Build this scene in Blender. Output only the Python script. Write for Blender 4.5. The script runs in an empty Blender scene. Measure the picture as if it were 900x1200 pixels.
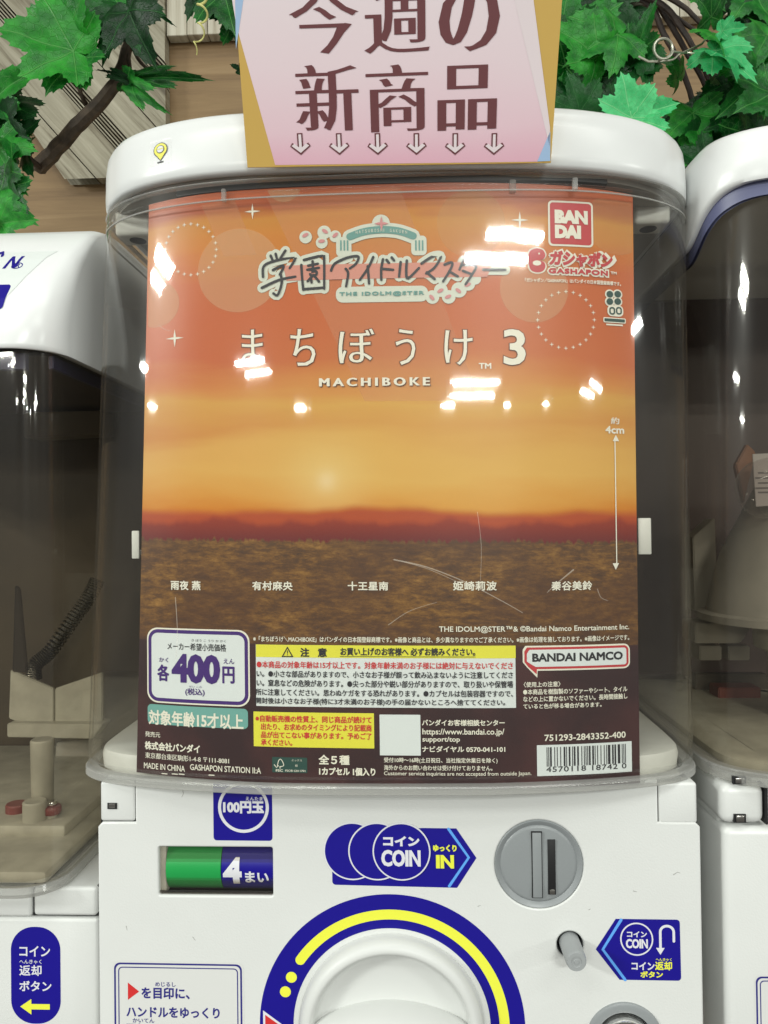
import bpy, bmesh, math, random
from math import sin, cos, pi, radians, sqrt, atan2, exp
from mathutils import Vector, Matrix
random.seed(7)
SC = bpy.context.scene
COL = SC.collection
Z0 = 1.20                                   # height of the lens above the shop floor

# ------------------------------------------------------------------ camera
F = 900.0                                   # focal length in pixels of the 900 x 1200 photograph
def cam_basis(yaw=2.4, pitch=.7, roll=.7):
    y, p, r = map(radians, (yaw, pitch, roll))
    f = Vector((-sin(y)*cos(p), cos(y)*cos(p), sin(p)))
    R0 = Vector((cos(y), sin(y), 0)); U0 = R0.cross(f)
    return R0*cos(r)-U0*sin(r), U0*cos(r)+R0*sin(r), f
CR, CU, CF = cam_basis()
CP = Vector((.011, -.43, Z0))
cd = bpy.data.cameras.new('camera'); cam = bpy.data.objects.new('camera', cd); COL.objects.link(cam)
M = Matrix((CR, CU, -CF)).transposed().to_4x4(); M.translation = CP
cam.matrix_world = M
cd.sensor_fit = 'VERTICAL'; cd.angle_y = 2*math.atan(600/F); cd.clip_start = .01; cd.clip_end = 60
SC.camera = cam

# ------------------------------------------------------------------ world, exposure, ceiling and fill lights
W = bpy.data.worlds.new('World'); SC.world = W; W.use_nodes = True
bg = W.node_tree.nodes['Background']; bg.inputs[0].default_value = (1, .95, .88, 1); bg.inputs[1].default_value = .14
SC.view_settings.view_transform = 'Standard'; SC.view_settings.look = 'None'
SC.view_settings.exposure = 0.38; SC.view_settings.gamma = 1
SC.cycles.transparent_max_bounces = 32; SC.cycles.max_bounces = 10; SC.cycles.glossy_bounces = 6
SC.cycles.sample_clamp_indirect = 4

def strip(x, y, lx, ly, power, z=1.5, shape='RECTANGLE'):
    l = bpy.data.lights.new('tube_or_fill_light', 'AREA'); l.shape = shape; l.size = lx; l.size_y = ly; l.energy = power
    l.color = (.97, 1.0, .94)
    o = bpy.data.objects.new('tube_or_fill_light', l); COL.objects.link(o); o.location = (x, y, Z0+z)
    return o
for x, y, lx, ly in [(1.06, -3.58, .80, .12), (.93, -3.97, .84, .12), (-2.65, -6.3, .9, .16), (-2.6, -6.9, .9, .16),
                     (1.2, -8.0, 1.0, .2), (1.25, -8.9, 1.0, .2), (5.9, -7.2, .9, .22), (5.8, -8.0, .9, .22),
                     (-3.3, -2.3, .26, .7), (-3.7, -2.3, .22, .6), (-5.9, -2.9, .2, .6), (-7.4, -4.9, .2, .7),
                     (5.2, -3.0, .25, .8)]:
    strip(x, y, lx, ly, 112*lx*ly/.2)
for x, y in [(-2, -9.5), (.8, -9.7), (2.4, -9.8), (4.2, -9.7)]:
    strip(x, y, .22, .3, 40)
strip(-.9, -1.35, 1.2, .3, 10); strip(1.3, -1.35, 1.2, .3, 10)      # overhead fill lights, added above the machines beside the reflected tubes
strip(.2, -.6, 1.2, .3, 5.5)  # weaker overhead fill, also added, closer to the machines

# ------------------------------------------------------------------ pixel -> place (measuring the photograph)
def ray(px, py):
    return CF + CR*((px-450)/F) + CU*((600-py)/F)
def at_y(px, py, y):
    d = ray(px, py); return CP + d*((y-CP.y)/d.y)
def at_x(px, py, x):
    d = ray(px, py); return CP + d*((x-CP.x)/d.x)
def at_z(px, py, z):
    d = ray(px, py); return CP + d*((Z0+z-CP.z)/d.z)
def catmull(pts, n=8):
    P = [pts[0]] + list(pts) + [pts[-1]]; out = []
    for i in range(1, len(P)-2):
        for k in range(n):
            t = k/n; a, b, c, d = P[i-1], P[i], P[i+1], P[i+2]
            out.append(tuple(.5*((2*b[j])+(-a[j]+c[j])*t+(2*a[j]-5*b[j]+4*c[j]-d[j])*t*t+(-a[j]+3*b[j]-3*c[j]+d[j])*t**3) for j in range(len(a))))
    out.append(tuple(pts[-1])); return out
# plan of the front, right half, at the lid and at the bottom rim
TOP = [(0, 0), (.04, .0003), (.08, .0020), (.112, .0063), (.14, .0146), (.16, .0255), (.172, .036), (.180, .047), (.185, .060), (.187, .08)]
BOT = [(0, 0), (.04, .0005), (.07, .0018), (.11, .0068), (.14, .0130), (.162, .0195), (.176, .028), (.184, .038), (.1875, .052), (.1885, .08)]
LIDP = [(0, -.001), (.04, -.0016), (.08, -.0010), (.112, .0035), (.14, .0125), (.16, .0240)] + TOP[6:]
TOPc, BOTc, LIDc = catmull(TOP), catmull(BOT), catmull(LIDP)
ZL, ZB = .199, -.151                        # lid's lower edge, case's lower rim (above the lens height)
XC = -.003
def xcf(z): return -.0022-.0075*(ZL-max(ZB-.02, min(ZL+.04, z)))/.35
def plan_front(z, lid=False):
    if lid: return LIDc
    t = min(1, max(0, (z-ZB)/(ZL-ZB)))
    return [(b[0]+(a[0]-b[0])*t, b[1]+(a[1]-b[1])*t) for a, b in zip(TOPc, BOTc)]
_pf = {}
def yfront(x, z, lid=False):
    k = 'lid' if lid else round(z*200)
    if k not in _pf: _pf[k] = plan_front(z, lid)
    p = _pf[k]; a = abs(x-xcf(z))
    for i in range(len(p)-1):
        if a <= p[i+1][0]:
            u = (a-p[i][0])/max(1e-9, p[i+1][0]-p[i][0]); return p[i][1]+(p[i+1][1]-p[i][1])*u
    return p[-1][1]

class Surf:
    """a surface y = g(x, z) with z counted from the lens height"""
    def __init__(s, g, tilt=0, curved=False, zcut=0): s.zcut = zcut; s.g = g; s.tilt = tilt; s.curved = curved
    def hit(s, px, py):
        d = ray(px, py); t = .43/d.y
        for _ in range(40):
            p = CP+d*t; t += (s.g(p.x, p.z-Z0)-p.y)/d.y*.9
        p = CP+d*t; return p.x, p.z-Z0
    def put(s, x, z, off):
        h = 1e-3
        gx = (s.g(x+h, z)-s.g(x-h, z))/(2*h); n = Vector((gx, -1, 0)).normalized()
        return Vector((x, s.g(x, z), z+Z0)) + n*off
POSTER_GAP = .0055
poster_s = Surf(lambda x, z: yfront(x, z)+POSTER_GAP, tilt=-.010, curved=True)
FRONT_Y = .022
front_s = Surf(lambda x, z: FRONT_Y, tilt=-.004)
lid_s = Surf(lambda x, z: yfront(x, .199, True)-.0006, curved=True)
LFY = .030
left_s = Surf(lambda x, z: LFY)
right_s = Surf(lambda x, z: .030)
def card_y(x, z): return -.0065 - (z-.195)*.47
card_s = Surf(card_y)

# ------------------------------------------------------------------ materials
def s2l(c):
    return tuple((v/255/12.92 if v/255 <= .04045 else ((v/255+.055)/1.055)**2.4) for v in c)
def new_mat(name):
    m = bpy.data.materials.new(name); m.use_nodes = True
    return m, m.node_tree.nodes, m.node_tree.links, m.node_tree.nodes['Principled BSDF']
def mat(name, rgb, rough=.5, metal=0, spec=.5, bump=0, bscale=200, var=0, vscale=30, coat=0):
    m, N, L, b = new_mat(name)
    c = s2l(rgb) if max(rgb) > 1 else rgb
    b.inputs['Base Color'].default_value = (*c, 1); b.inputs['Roughness'].default_value = rough
    b.inputs['Metallic'].default_value = metal; b.inputs['Specular IOR Level'].default_value = spec
    b.inputs['Coat Weight'].default_value = coat; b.inputs['Coat Roughness'].default_value = .08
    if var or bump:
        g = N.new('ShaderNodeNewGeometry')
    if var:
        n = N.new('ShaderNodeTexNoise'); n.inputs['Scale'].default_value = vscale; n.inputs['Detail'].default_value = 5
        L.new(g.outputs['Position'], n.inputs['Vector'])
        r = N.new('ShaderNodeValToRGB'); r.color_ramp.elements[0].position = .35; r.color_ramp.elements[1].position = .65
        r.color_ramp.elements[0].color = (*[v*(1-var) for v in c], 1); r.color_ramp.elements[1].color = (*[min(1, v*(1+var)) for v in c], 1)
        L.new(n.outputs[0], r.inputs[0]); L.new(r.outputs[0], b.inputs['Base Color'])
    if bump:
        n = N.new('ShaderNodeTexNoise'); n.inputs['Scale'].default_value = bscale; n.inputs['Detail'].default_value = 4
        L.new(g.outputs['Position'], n.inputs['Vector'])
        bp = N.new('ShaderNodeBump'); bp.inputs['Strength'].default_value = bump; bp.inputs['Distance'].default_value = .001
        L.new(n.outputs[0], bp.inputs['Height']); L.new(bp.outputs[0], b.inputs['Normal'])
    return m
WHITE = mat('white_plastic', (.65, .66, .645), .32, bump=.12, bscale=900, var=.012, vscale=25)
DIALW = mat('satin_white_plastic', (.60, .61, .595), .4, spec=.35)
LIDW = mat('glossy_white_plastic', (.79, .805, .80), .27, bump=.02, bscale=60, var=.01, vscale=25)
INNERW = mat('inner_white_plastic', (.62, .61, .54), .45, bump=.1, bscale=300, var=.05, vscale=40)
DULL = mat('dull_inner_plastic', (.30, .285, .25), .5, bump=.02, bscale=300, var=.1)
DIMW = mat('darker_inner_plastic', (.40, .385, .32), .5, bump=.05, bscale=300, var=.12, vscale=60)  # darker copy of the inner white, matched to the neighbours' darker insides
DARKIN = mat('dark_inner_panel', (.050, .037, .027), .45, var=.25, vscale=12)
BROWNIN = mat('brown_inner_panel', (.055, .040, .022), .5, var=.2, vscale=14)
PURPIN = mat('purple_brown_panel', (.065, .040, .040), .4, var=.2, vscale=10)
BLACK = mat('black_gap', (.008, .008, .009), .5)
GREY = mat('grey_plastic', (.245, .262, .270), .36, bump=.1, bscale=500)
GREY2 = mat('light_grey_plastic', (.30, .315, .32), .4, bump=.1, bscale=500)
CHROME = mat('chrome', (.75, .74, .72), .12, metal=1)
BRASS = mat('brass', (.45, .33, .16), .3, metal=1)
STEEL = mat('steel', (.35, .34, .32), .3, metal=1, bump=.2)
SPRING = mat('dark_spring_wire', (.15, .14, .12), .35, metal=1)
BLUE = mat('blue_print', (16, 4, 132), .38)
NAVY = mat('navy_print', (40, 38, 120), .4)
CYAN = mat('light_blue_print', (92, 160, 235), .4)
YEL = mat('yellow_print', (226, 228, 70), .42)
YELP = mat('poster_yellow', (.76, .72, .05), .42)
WP = mat('white_print', (.68, .68, .72), .4)
CREAM = mat('cream_print', (.80, .77, .64), .45)
MINTW = mat('pale_mint_print', (208, 212, 196), .45)
TEAL = mat('teal_print', (100, 150, 142), .45)
TEALD = mat('label_teal', (108, 165, 155), .45)
INK = mat('black_ink', (.018, .018, .022), .4)
REDP = mat('red_print', (200, 45, 45), .42)
REDD = mat('deep_red_print', (188, 50, 55), .45)
PURPLE = mat('purple_print', (62, 28, 110), .42)
STW = mat('sticker_white', (.63, .635, .62), .4)
LABELW = mat('label_white', (.70, .74, .72), .42)
DKGREEN = mat('dark_green_print', (30, 70, 62), .45)
MAROON = mat('maroon_print', (112, 62, 66), .5)
PINKP = mat('petal_pink', (205, 135, 135), .45)
BANDP = mat('band_pink', (208, 140, 122), .45)
GOLDC = mat('card_gold', (214, 176, 92), .5, bump=.05)
BLUEC = mat('card_pale_blue', (170, 200, 235), .5)
PALEC = mat('card_pale_pink', (240, 226, 230), .5)
GREEN = mat('green_drum', (28, 150, 72), .4)
REDC = mat('red_plastic', (.20, .05, .045), .35)
WIRE = mat('tendril_wire', (.42, .42, .34), .35, metal=.7)
TENDRIL = mat('pale_tendril', (208, 205, 130), .5)
BARK = mat('vine_bark', (.075, .052, .034), .75, bump=.8, bscale=160, var=.4, vscale=90)
BARKD = mat('dark_vine_bark', (.03, .020, .015), .7, bump=.8, bscale=160, var=.4, vscale=90)

def mth(N, L, op, a, b=None, c=None):
    m = N.new('ShaderNodeMath'); m.operation = op
    for i, v in enumerate((a, b, c)):
        if v is None: continue
        if isinstance(v, (int, float)): m.inputs[i].default_value = v
        else: L.new(v, m.inputs[i])
    return m.outputs[0]
def clear_mat(name, tint=(.985, .985, .98), haze=.03, streak=.5, rough=.035, dens=.0):
    m, N, L, b = new_mat(name); N.remove(b); out = N['Material Output']
    tr = N.new('ShaderNodeBsdfTransparent'); tr.inputs[0].default_value = (*tint, 1)
    gl = N.new('ShaderNodeBsdfGlossy'); gl.inputs['Roughness'].default_value = rough; gl.inputs['Color'].default_value = (1, 1, 1, 1)
    tc = N.new('ShaderNodeNewGeometry'); mp = N.new('ShaderNodeMapping'); mp.inputs['Scale'].default_value = (1, 1, .07)
    L.new(tc.outputs['Position'], mp.inputs[0])
    n = N.new('ShaderNodeTexNoise'); n.inputs['Scale'].default_value = 60; n.inputs['Detail'].default_value = 3
    L.new(mp.outputs[0], n.inputs['Vector'])
    n2 = N.new('ShaderNodeTexNoise'); n2.inputs['Scale'].default_value = 22; n2.inputs['Detail'].default_value = 2
    L.new(tc.outputs['Position'], n2.inputs['Vector'])
    ad = N.new('ShaderNodeMath'); ad.operation = 'MULTIPLY_ADD'; ad.inputs[1].default_value = .5
    L.new(n2.outputs[0], ad.inputs[0]); L.new(n.outputs[0], ad.inputs[2])
    bp = N.new('ShaderNodeBump'); bp.inputs['Strength'].default_value = streak; bp.inputs['Distance'].default_value = .0004
    L.new(ad.outputs[0], bp.inputs['Height']); L.new(bp.outputs[0], gl.inputs['Normal'])
    dt = N.new('ShaderNodeVectorMath'); dt.operation = 'DOT_PRODUCT'; L.new(tc.outputs['Normal'], dt.inputs[0]); L.new(tc.outputs['Incoming'], dt.inputs[1])
    c1 = mth(N, L, 'SUBTRACT', 1, mth(N, L, 'ABSOLUTE', dt.outputs['Value']))       # Schlick's reflectance, the same from both sides of the sheet
    fr = mth(N, L, 'MULTIPLY_ADD', mth(N, L, 'POWER', c1, 5), .80, .036)
    g2 = N.new('ShaderNodeBsdfGlossy'); g2.inputs['Roughness'].default_value = .30; g2.inputs['Color'].default_value = (1, 1, 1, 1); L.new(bp.outputs[0], g2.inputs['Normal'])
    gm = N.new('ShaderNodeMixShader'); gm.inputs[0].default_value = .10; L.new(gl.outputs[0], gm.inputs[1]); L.new(g2.outputs[0], gm.inputs[2]); gl = gm
    mx = N.new('ShaderNodeMixShader'); L.new(fr, mx.inputs[0]); L.new(tr.outputs[0], mx.inputs[1]); L.new(gl.outputs[0], mx.inputs[2])
    df = N.new('ShaderNodeBsdfDiffuse'); df.inputs[0].default_value = (.62, .62, .6, 1)
    lw = N.new('ShaderNodeLayerWeight'); lw.inputs[0].default_value = .25
    ma = N.new('ShaderNodeMath'); ma.operation = 'MULTIPLY_ADD'; ma.inputs[1].default_value = dens; ma.inputs[2].default_value = haze
    L.new(lw.outputs['Facing'], ma.inputs[0])
    mx2 = N.new('ShaderNodeMixShader'); L.new(ma.outputs[0], mx2.inputs[0]); L.new(mx.outputs[0], mx2.inputs[1]); L.new(df.outputs[0], mx2.inputs[2])
    L.new(mx2.outputs[0], out.inputs[0]); return m
CLEAR = clear_mat('clear_case', haze=.003, dens=.014, streak=.26)
CLEARN = clear_mat('clear_case_scuffed', haze=.004, dens=.014, streak=.24, tint=(.90, .88, .84))
RIM = clear_mat('thick_clear_rim', haze=.24, dens=.3, streak=.3, tint=(.86, .86, .84), rough=.08)
SMOKE = clear_mat('smoky_clear', haze=.02, dens=.05, streak=.3, tint=(.55, .52, .50), rough=.05)
FILM = clear_mat('clear_film_sticker', haze=.10, dens=0, streak=.1, tint=(.95, .95, .95), rough=.3)
def veil(name, rgb, a, rough=.5):
    m, N, L, b = new_mat(name)
    b.inputs['Base Color'].default_value = (*s2l(rgb), 1); b.inputs['Roughness'].default_value = rough; b.inputs['Alpha'].default_value = a
    return m
BOKEH = veil('bokeh_ink', (236, 200, 150), .27)
BOKEH2 = veil('bokeh_ink_soft', (226, 190, 130), .16)
BEAM = veil('beam_ink', (235, 175, 130), .20)
SHADOWINK = veil('title_outline_ink', (90, 55, 30), .55)
BEAMC = veil('card_beam_ink', (228, 196, 206), .75)
SCUFF = veil('scuff_scratch', (225, 215, 200), .28)

def ramp(N, stops, interp='LINEAR'):
    r = N.new('ShaderNodeValToRGB'); cr = r.color_ramp; cr.interpolation = interp
    while len(cr.elements) > 1: cr.elements.remove(cr.elements[-1])
    cr.elements[0].position = stops[0][0]; cr.elements[0].color = (*s2l(stops[0][1]), 1)
    for p, c in stops[1:]:
        e = cr.elements.new(p); e.color = (*s2l(c), 1)
    return r
def mixc(N, L, fac, a, b, mode='MIX'):
    m = N.new('ShaderNodeMix'); m.data_type = 'RGBA'; m.blend_type = mode
    for sock, v in ((m.inputs[0], fac), (m.inputs[6], a), (m.inputs[7], b)):
        if isinstance(v, (int, float)): sock.default_value = v
        elif isinstance(v, tuple): sock.default_value = (*s2l(v), 1)
        else: L.new(v, sock)
    return m.outputs[2]
def smooth(N, L, v, lo, hi):
    m = N.new('ShaderNodeMapRange'); m.interpolation_type = 'SMOOTHSTEP'
    L.new(v, m.inputs[0]); m.inputs[1].default_value = lo; m.inputs[2].default_value = hi
    return m.outputs[0]

def poster_material():
    m, N, L, b = new_mat('sunset_poster_print')
    uv = N.new('ShaderNodeUVMap'); sp = N.new('ShaderNodeSeparateXYZ'); L.new(uv.outputs[0], sp.inputs[0])
    u, v = sp.outputs[0], sp.outputs[1]     # v = 0 at the top edge of the print, 1 at the bottom
    def noise(scale, sx=1, sy=1, detail=4, rough=.5):
        mp = N.new('ShaderNodeMapping'); mp.inputs['Scale'].default_value = (sx, sy, 1); L.new(uv.outputs[0], mp.inputs[0])
        n = N.new('ShaderNodeTexNoise'); n.inputs['Scale'].default_value = scale; n.inputs['Detail'].default_value = detail; n.inputs['Roughness'].default_value = rough
        L.new(mp.outputs[0], n.inputs['Vector']); return n.outputs[0]
    cl = noise(3.0, .8, 4.5, 6)              # streaky evening clouds
    vv = mth(N, L, 'ADD', v, mth(N, L, 'MULTIPLY', mth(N, L, 'SUBTRACT', cl, .5), .11))
    sky = ramp(N, [(0, (188, 86, 44)), (.025, (172, 78, 44)), (.05, (206, 142, 72)), (.10, (208, 132, 70)), (.15, (200, 108, 72)), (.28, (196, 98, 68)),
                   (.335, (208, 134, 82)), (.36, (214, 162, 92)), (.40, (206, 140, 82)), (.44, (220, 170, 102)), (.48, (224, 176, 106)), (.52, (220, 156, 86)),
                   (.555, (206, 112, 52)), (.60, (176, 72, 42)), (1, (160, 60, 40))])
    L.new(vv, sky.inputs[0]); c = sky.outputs[0]
    du = mth(N, L, 'SUBTRACT', u, .60); dv = mth(N, L, 'SUBTRACT', v, .44)   # wide pale glow over the middle
    dd = mth(N, L, 'ADD', mth(N, L, 'MULTIPLY', mth(N, L, 'MULTIPLY', du, du), 6), mth(N, L, 'MULTIPLY', mth(N, L, 'MULTIPLY', dv, dv), 40))
    c = mixc(N, L, mth(N, L, 'MULTIPLY', mth(N, L, 'EXPONENT', mth(N, L, 'MULTIPLY', dd, -1)), .40), c, (232, 196, 112))
    du = mth(N, L, 'SUBTRACT', u, .385); dv = mth(N, L, 'SUBTRACT', v, .492)   # the setting sun
    dd = mth(N, L, 'ADD', mth(N, L, 'MULTIPLY', du, du), mth(N, L, 'MULTIPLY', mth(N, L, 'MULTIPLY', dv, dv), 1.3))
    c = mixc(N, L, mth(N, L, 'MULTIPLY', mth(N, L, 'EXPONENT', mth(N, L, 'MULTIPLY', dd, -160)), .30), c, (250, 236, 176))
    c = mixc(N, L, mth(N, L, 'MULTIPLY', mth(N, L, 'EXPONENT', mth(N, L, 'MULTIPLY', dd, -2600)), .3), c, (255, 246, 215))
    # far hills and the dark red wood
    h1 = noise(3.2, 1, 0, 3); h2 = noise(9, 1, 0, 4)
    e1 = mth(N, L, 'SUBTRACT', v, mth(N, L, 'MULTIPLY_ADD', h1, -.05, .565))
    c = mixc(N, L, smooth(N, L, e1, -.006, .012), c, (178, 78, 48))
    e2 = mth(N, L, 'SUBTRACT', v, mth(N, L, 'MULTIPLY_ADD', h2, -.06, .588))
    red = mixc(N, L, smooth(N, L, v, .545, .60), (150, 58, 46), (104, 36, 38))
    c = mixc(N, L, smooth(N, L, e2, -.004, .010), c, red)
    # the brown meadow with its tufted edge
    tuft = noise(110, 1, .12, 2)
    e3 = mth(N, L, 'SUBTRACT', v, mth(N, L, 'MULTIPLY_ADD', tuft, -.024, .604))
    g1 = noise(34, 1, 3.2, 6, .75); g2 = noise(5, 1, 1.6, 3)
    gr = ramp(N, [(.25, (56, 36, 24)), (.45, (94, 64, 36)), (.58, (128, 92, 52)), (.75, (168, 128, 78))]); L.new(mth(N, L, 'MULTIPLY_ADD', mth(N, L, 'SUBTRACT', noise(14, 1, 2.2, 3), .5), .45, g1), gr.inputs[0])
    gc = mixc(N, L, smooth(N, L, g2, .42, .62), gr.outputs[0], (84, 54, 34), 'MIX')
    gc = mixc(N, L, .55, gr.outputs[0], gc)
    gc = mixc(N, L, mth(N, L, 'MULTIPLY', smooth(N, L, v, .70, .77), .35), gc, (70, 46, 38))
    c = mixc(N, L, smooth(N, L, e3, -.003, .003), c, gc)
    # dark strip for the small print
    d1 = noise(7, 1, 1, 5); dk = mixc(N, L, smooth(N, L, d1, .38, .66), (46, 24, 26), (68, 38, 38))
    c = mixc(N, L, smooth(N, L, v, .7655, .7685), c, dk)
    gn = noise(420, 1, 1, 2)
    c = mixc(N, L, mth(N, L, 'MULTIPLY', mth(N, L, 'MULTIPLY', gn, .12), smooth(N, L, v, .62, .5)), c, (235, 190, 140))
    hs = N.new('ShaderNodeHueSaturation'); hs.inputs['Saturation'].default_value = 1.13; hs.inputs['Value'].default_value = .88
    L.new(c, hs.inputs['Color']); L.new(hs.outputs[0], b.inputs['Base Color'])
    b.inputs['Roughness'].default_value = .42
    wn = noise(2.4, 1.3, 1, 2); bp = N.new('ShaderNodeBump'); bp.inputs['Strength'].default_value = .35; bp.inputs['Distance'].default_value = .004
    L.new(wn, bp.inputs['Height']); L.new(bp.outputs[0], b.inputs['Normal'])
    return m
POSTER = poster_material()

def card_material():
    m, N, L, b = new_mat('pink_card_print')
    uv = N.new('ShaderNodeUVMap'); sp = N.new('ShaderNodeSeparateXYZ'); L.new(uv.outputs[0], sp.inputs[0])
    n = N.new('ShaderNodeTexNoise'); n.inputs['Scale'].default_value = 3; L.new(uv.outputs[0], n.inputs['Vector'])
    v = mth(N, L, 'ADD', sp.outputs[1], mth(N, L, 'MULTIPLY', mth(N, L, 'SUBTRACT', n.outputs[0], .5), .12))
    r = ramp(N, [(0, (244, 230, 235)), (.45, (243, 222, 229)), (.8, (241, 208, 219)), (1, (236, 186, 203))]); L.new(v, r.inputs[0])
    L.new(r.outputs[0], b.inputs['Base Color']); b.inputs['Roughness'].default_value = .4
    return m
CARDPINK = card_material()

def wood_material(name, cols, along, scale=1.0, bump=.3):
    """along = 'x' or 'z', or an angle; grain runs that way"""
    m, N, L, b = new_mat(name); g = N.new('ShaderNodeTexCoord')
    mp = N.new('ShaderNodeMapping'); mp.vector_type = 'POINT'; L.new(g.outputs['Object'], mp.inputs[0])
    mp.inputs['Rotation'].default_value = (0, along, 0)
    m2 = N.new('ShaderNodeMapping'); m2.inputs['Scale'].default_value = (2.2*scale, 6*scale, 42*scale); L.new(mp.outputs[0], m2.inputs[0])
    n = N.new('ShaderNodeTexNoise'); n.inputs['Scale'].default_value = 2.0; n.inputs['Detail'].default_value = 7; n.inputs['Roughness'].default_value = .62; n.inputs['Distortion'].default_value = .6
    L.new(m2.outputs[0], n.inputs['Vector'])
    r = ramp(N, cols); L.new(n.outputs[0], r.inputs[0]); L.new(r.outputs[0], b.inputs['Base Color']); b.inputs['Roughness'].default_value = .6
    bp = N.new('ShaderNodeBump'); bp.inputs['Strength'].default_value = bump; bp.inputs['Distance'].default_value = .002
    L.new(n.outputs[0], bp.inputs['Height']); L.new(bp.outputs[0], b.inputs['Normal']); return m
WOOD = wood_material('tan_wood_board', [(.3, (112, 88, 58)), (.45, (132, 106, 72)), (.55, (140, 114, 78)), (.7, (154, 128, 92))], 0, .7, .15)
PALE = wood_material('whitewashed_wood', [(.26, (70, 60, 46)), (.38, (120, 112, 92)), (.48, (150, 144, 124)), (.7, (178, 172, 152))], radians(-49), 1.3, .6)
PALEV = wood_material('whitewashed_wood_upright', [(.28, (120, 110, 94)), (.4, (176, 168, 148)), (.52, (196, 190, 172)), (.7, (216, 212, 196))], radians(90), 1.3, .6)

def leaf_material(name, lo, mid, hi, vein):
    m, N, L, b = new_mat(name)
    uv = N.new('ShaderNodeUVMap'); sp = N.new('ShaderNodeSeparateXYZ'); L.new(uv.outputs[0], sp.inputs[0])
    x, y = sp.outputs[0], sp.outputs[1]; dmin = None
    for a in (0, 50, -50, 108, -108):
        ca, sa = cos(radians(a)), sin(radians(a))
        d = mth(N, L, 'ABSOLUTE', mth(N, L, 'SUBTRACT', mth(N, L, 'MULTIPLY', x, ca), mth(N, L, 'MULTIPLY', y, sa)))
        al = mth(N, L, 'ADD', mth(N, L, 'MULTIPLY', x, sa), mth(N, L, 'MULTIPLY', y, ca))
        d = mth(N, L, 'ADD', d, mth(N, L, 'MULTIPLY', mth(N, L, 'LESS_THAN', al, 0), 10))
        dmin = d if dmin is None else mth(N, L, 'MINIMUM', dmin, d)
    main = smooth(N, L, dmin, .014, .004)
    vo = N.new('ShaderNodeTexVoronoi'); vo.feature = 'DISTANCE_TO_EDGE'; vo.inputs['Scale'].default_value = 11; L.new(uv.outputs[0], vo.inputs['Vector'])
    net = mth(N, L, 'MULTIPLY', smooth(N, L, vo.outputs['Distance'], .05, .01), .38)
    n = N.new('ShaderNodeTexNoise'); n.inputs['Scale'].default_value = 3.5; n.inputs['Detail'].default_value = 5; L.new(uv.outputs[0], n.inputs['Vector'])
    oi = N.new('ShaderNodeObjectInfo')
    v = mth(N, L, 'ADD', mth(N, L, 'MULTIPLY', n.outputs[0], .78), mth(N, L, 'MULTIPLY', oi.outputs['Random'], .30))
    r = ramp(N, [(.30, lo), (.52, mid), (.80, hi)]); L.new(v, r.inputs[0])
    vm = mth(N, L, 'MAXIMUM', main, net)
    c = mixc(N, L, mth(N, L, 'MULTIPLY', vm, .65), r.outputs[0], vein)
    L.new(c, b.inputs['Base Color']); b.inputs['Roughness'].default_value = .36; b.inputs['Specular IOR Level'].default_value = .38
    b.inputs['Subsurface Weight'].default_value = 0
    wv = N.new('ShaderNodeTexNoise'); wv.inputs['Scale'].default_value = 60; L.new(uv.outputs[0], wv.inputs['Vector'])
    h = mth(N, L, 'ADD', mth(N, L, 'MULTIPLY', vm, -1), mth(N, L, 'MULTIPLY', wv.outputs[0], .25))
    bp = N.new('ShaderNodeBump'); bp.inputs['Strength'].default_value = .6; bp.inputs['Distance'].default_value = .0015
    L.new(h, bp.inputs['Height']); L.new(bp.outputs[0], b.inputs['Normal'])
    tl = N.new('ShaderNodeBsdfTranslucent'); L.new(c, tl.inputs[0]); ms = N.new('ShaderNodeMixShader'); ms.inputs[0].default_value = .22
    L.new(b.outputs[0], ms.inputs[1]); L.new(tl.outputs[0], ms.inputs[2]); L.new(ms.outputs[0], N['Material Output'].inputs[0])
    return m
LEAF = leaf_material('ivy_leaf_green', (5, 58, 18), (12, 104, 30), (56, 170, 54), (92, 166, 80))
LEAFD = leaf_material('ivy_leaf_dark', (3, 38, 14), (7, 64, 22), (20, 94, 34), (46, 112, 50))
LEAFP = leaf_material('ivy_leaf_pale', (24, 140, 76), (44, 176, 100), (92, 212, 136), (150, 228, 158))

# ------------------------------------------------------------------ objects, names, parents
ORI = {}
def thing(name, label, cat, loc=(0, 0, 0), group=None):
    o = bpy.data.objects.new(name, None); COL.objects.link(o); o.empty_display_size = .02
    o.location = (loc[0], loc[1], loc[2]); o['label'] = label; o['category'] = cat
    if group: o['group'] = group
    ORI[o.name] = Vector(o.location); return o
def tag(o, label, cat, group=None):
    o['label'] = label; o['category'] = cat
    if group: o['group'] = group
    return o
def link(name, me, m, parent=None, sm=True, angle=35):
    """vertices are given in world coordinates; children are stored relative to their thing's base"""
    o = bpy.data.objects.new(name, me); COL.objects.link(o)
    if m is not None:
        me.materials.clear(); me.materials.append(m)
    if parent is not None:
        o.parent = parent; base = ORI[parent.name]
        me.transform(Matrix.Translation(-base)); ORI[o.name] = base
    else:
        ORI[o.name] = Vector((0, 0, 0))
    if sm:
        me.polygons.foreach_set('use_smooth', [True]*len(me.polygons)); me.set_sharp_from_angle(angle=radians(angle))
    return o
def pydata(verts, faces, uvs=None, recalc=True):
    me = bpy.data.meshes.new('m'); me.from_pydata([tuple(v) for v in verts], [], faces)
    if recalc:
        bm = bmesh.new(); bm.from_mesh(me); bmesh.ops.recalc_face_normals(bm, faces=bm.faces); bm.to_mesh(me); bm.free()
    if uvs:
        l = me.uv_layers.new(name='UVMap')
        for lo in me.loops: l.data[lo.index].uv = uvs[lo.vertex_index]
    me.validate(); return me

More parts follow.
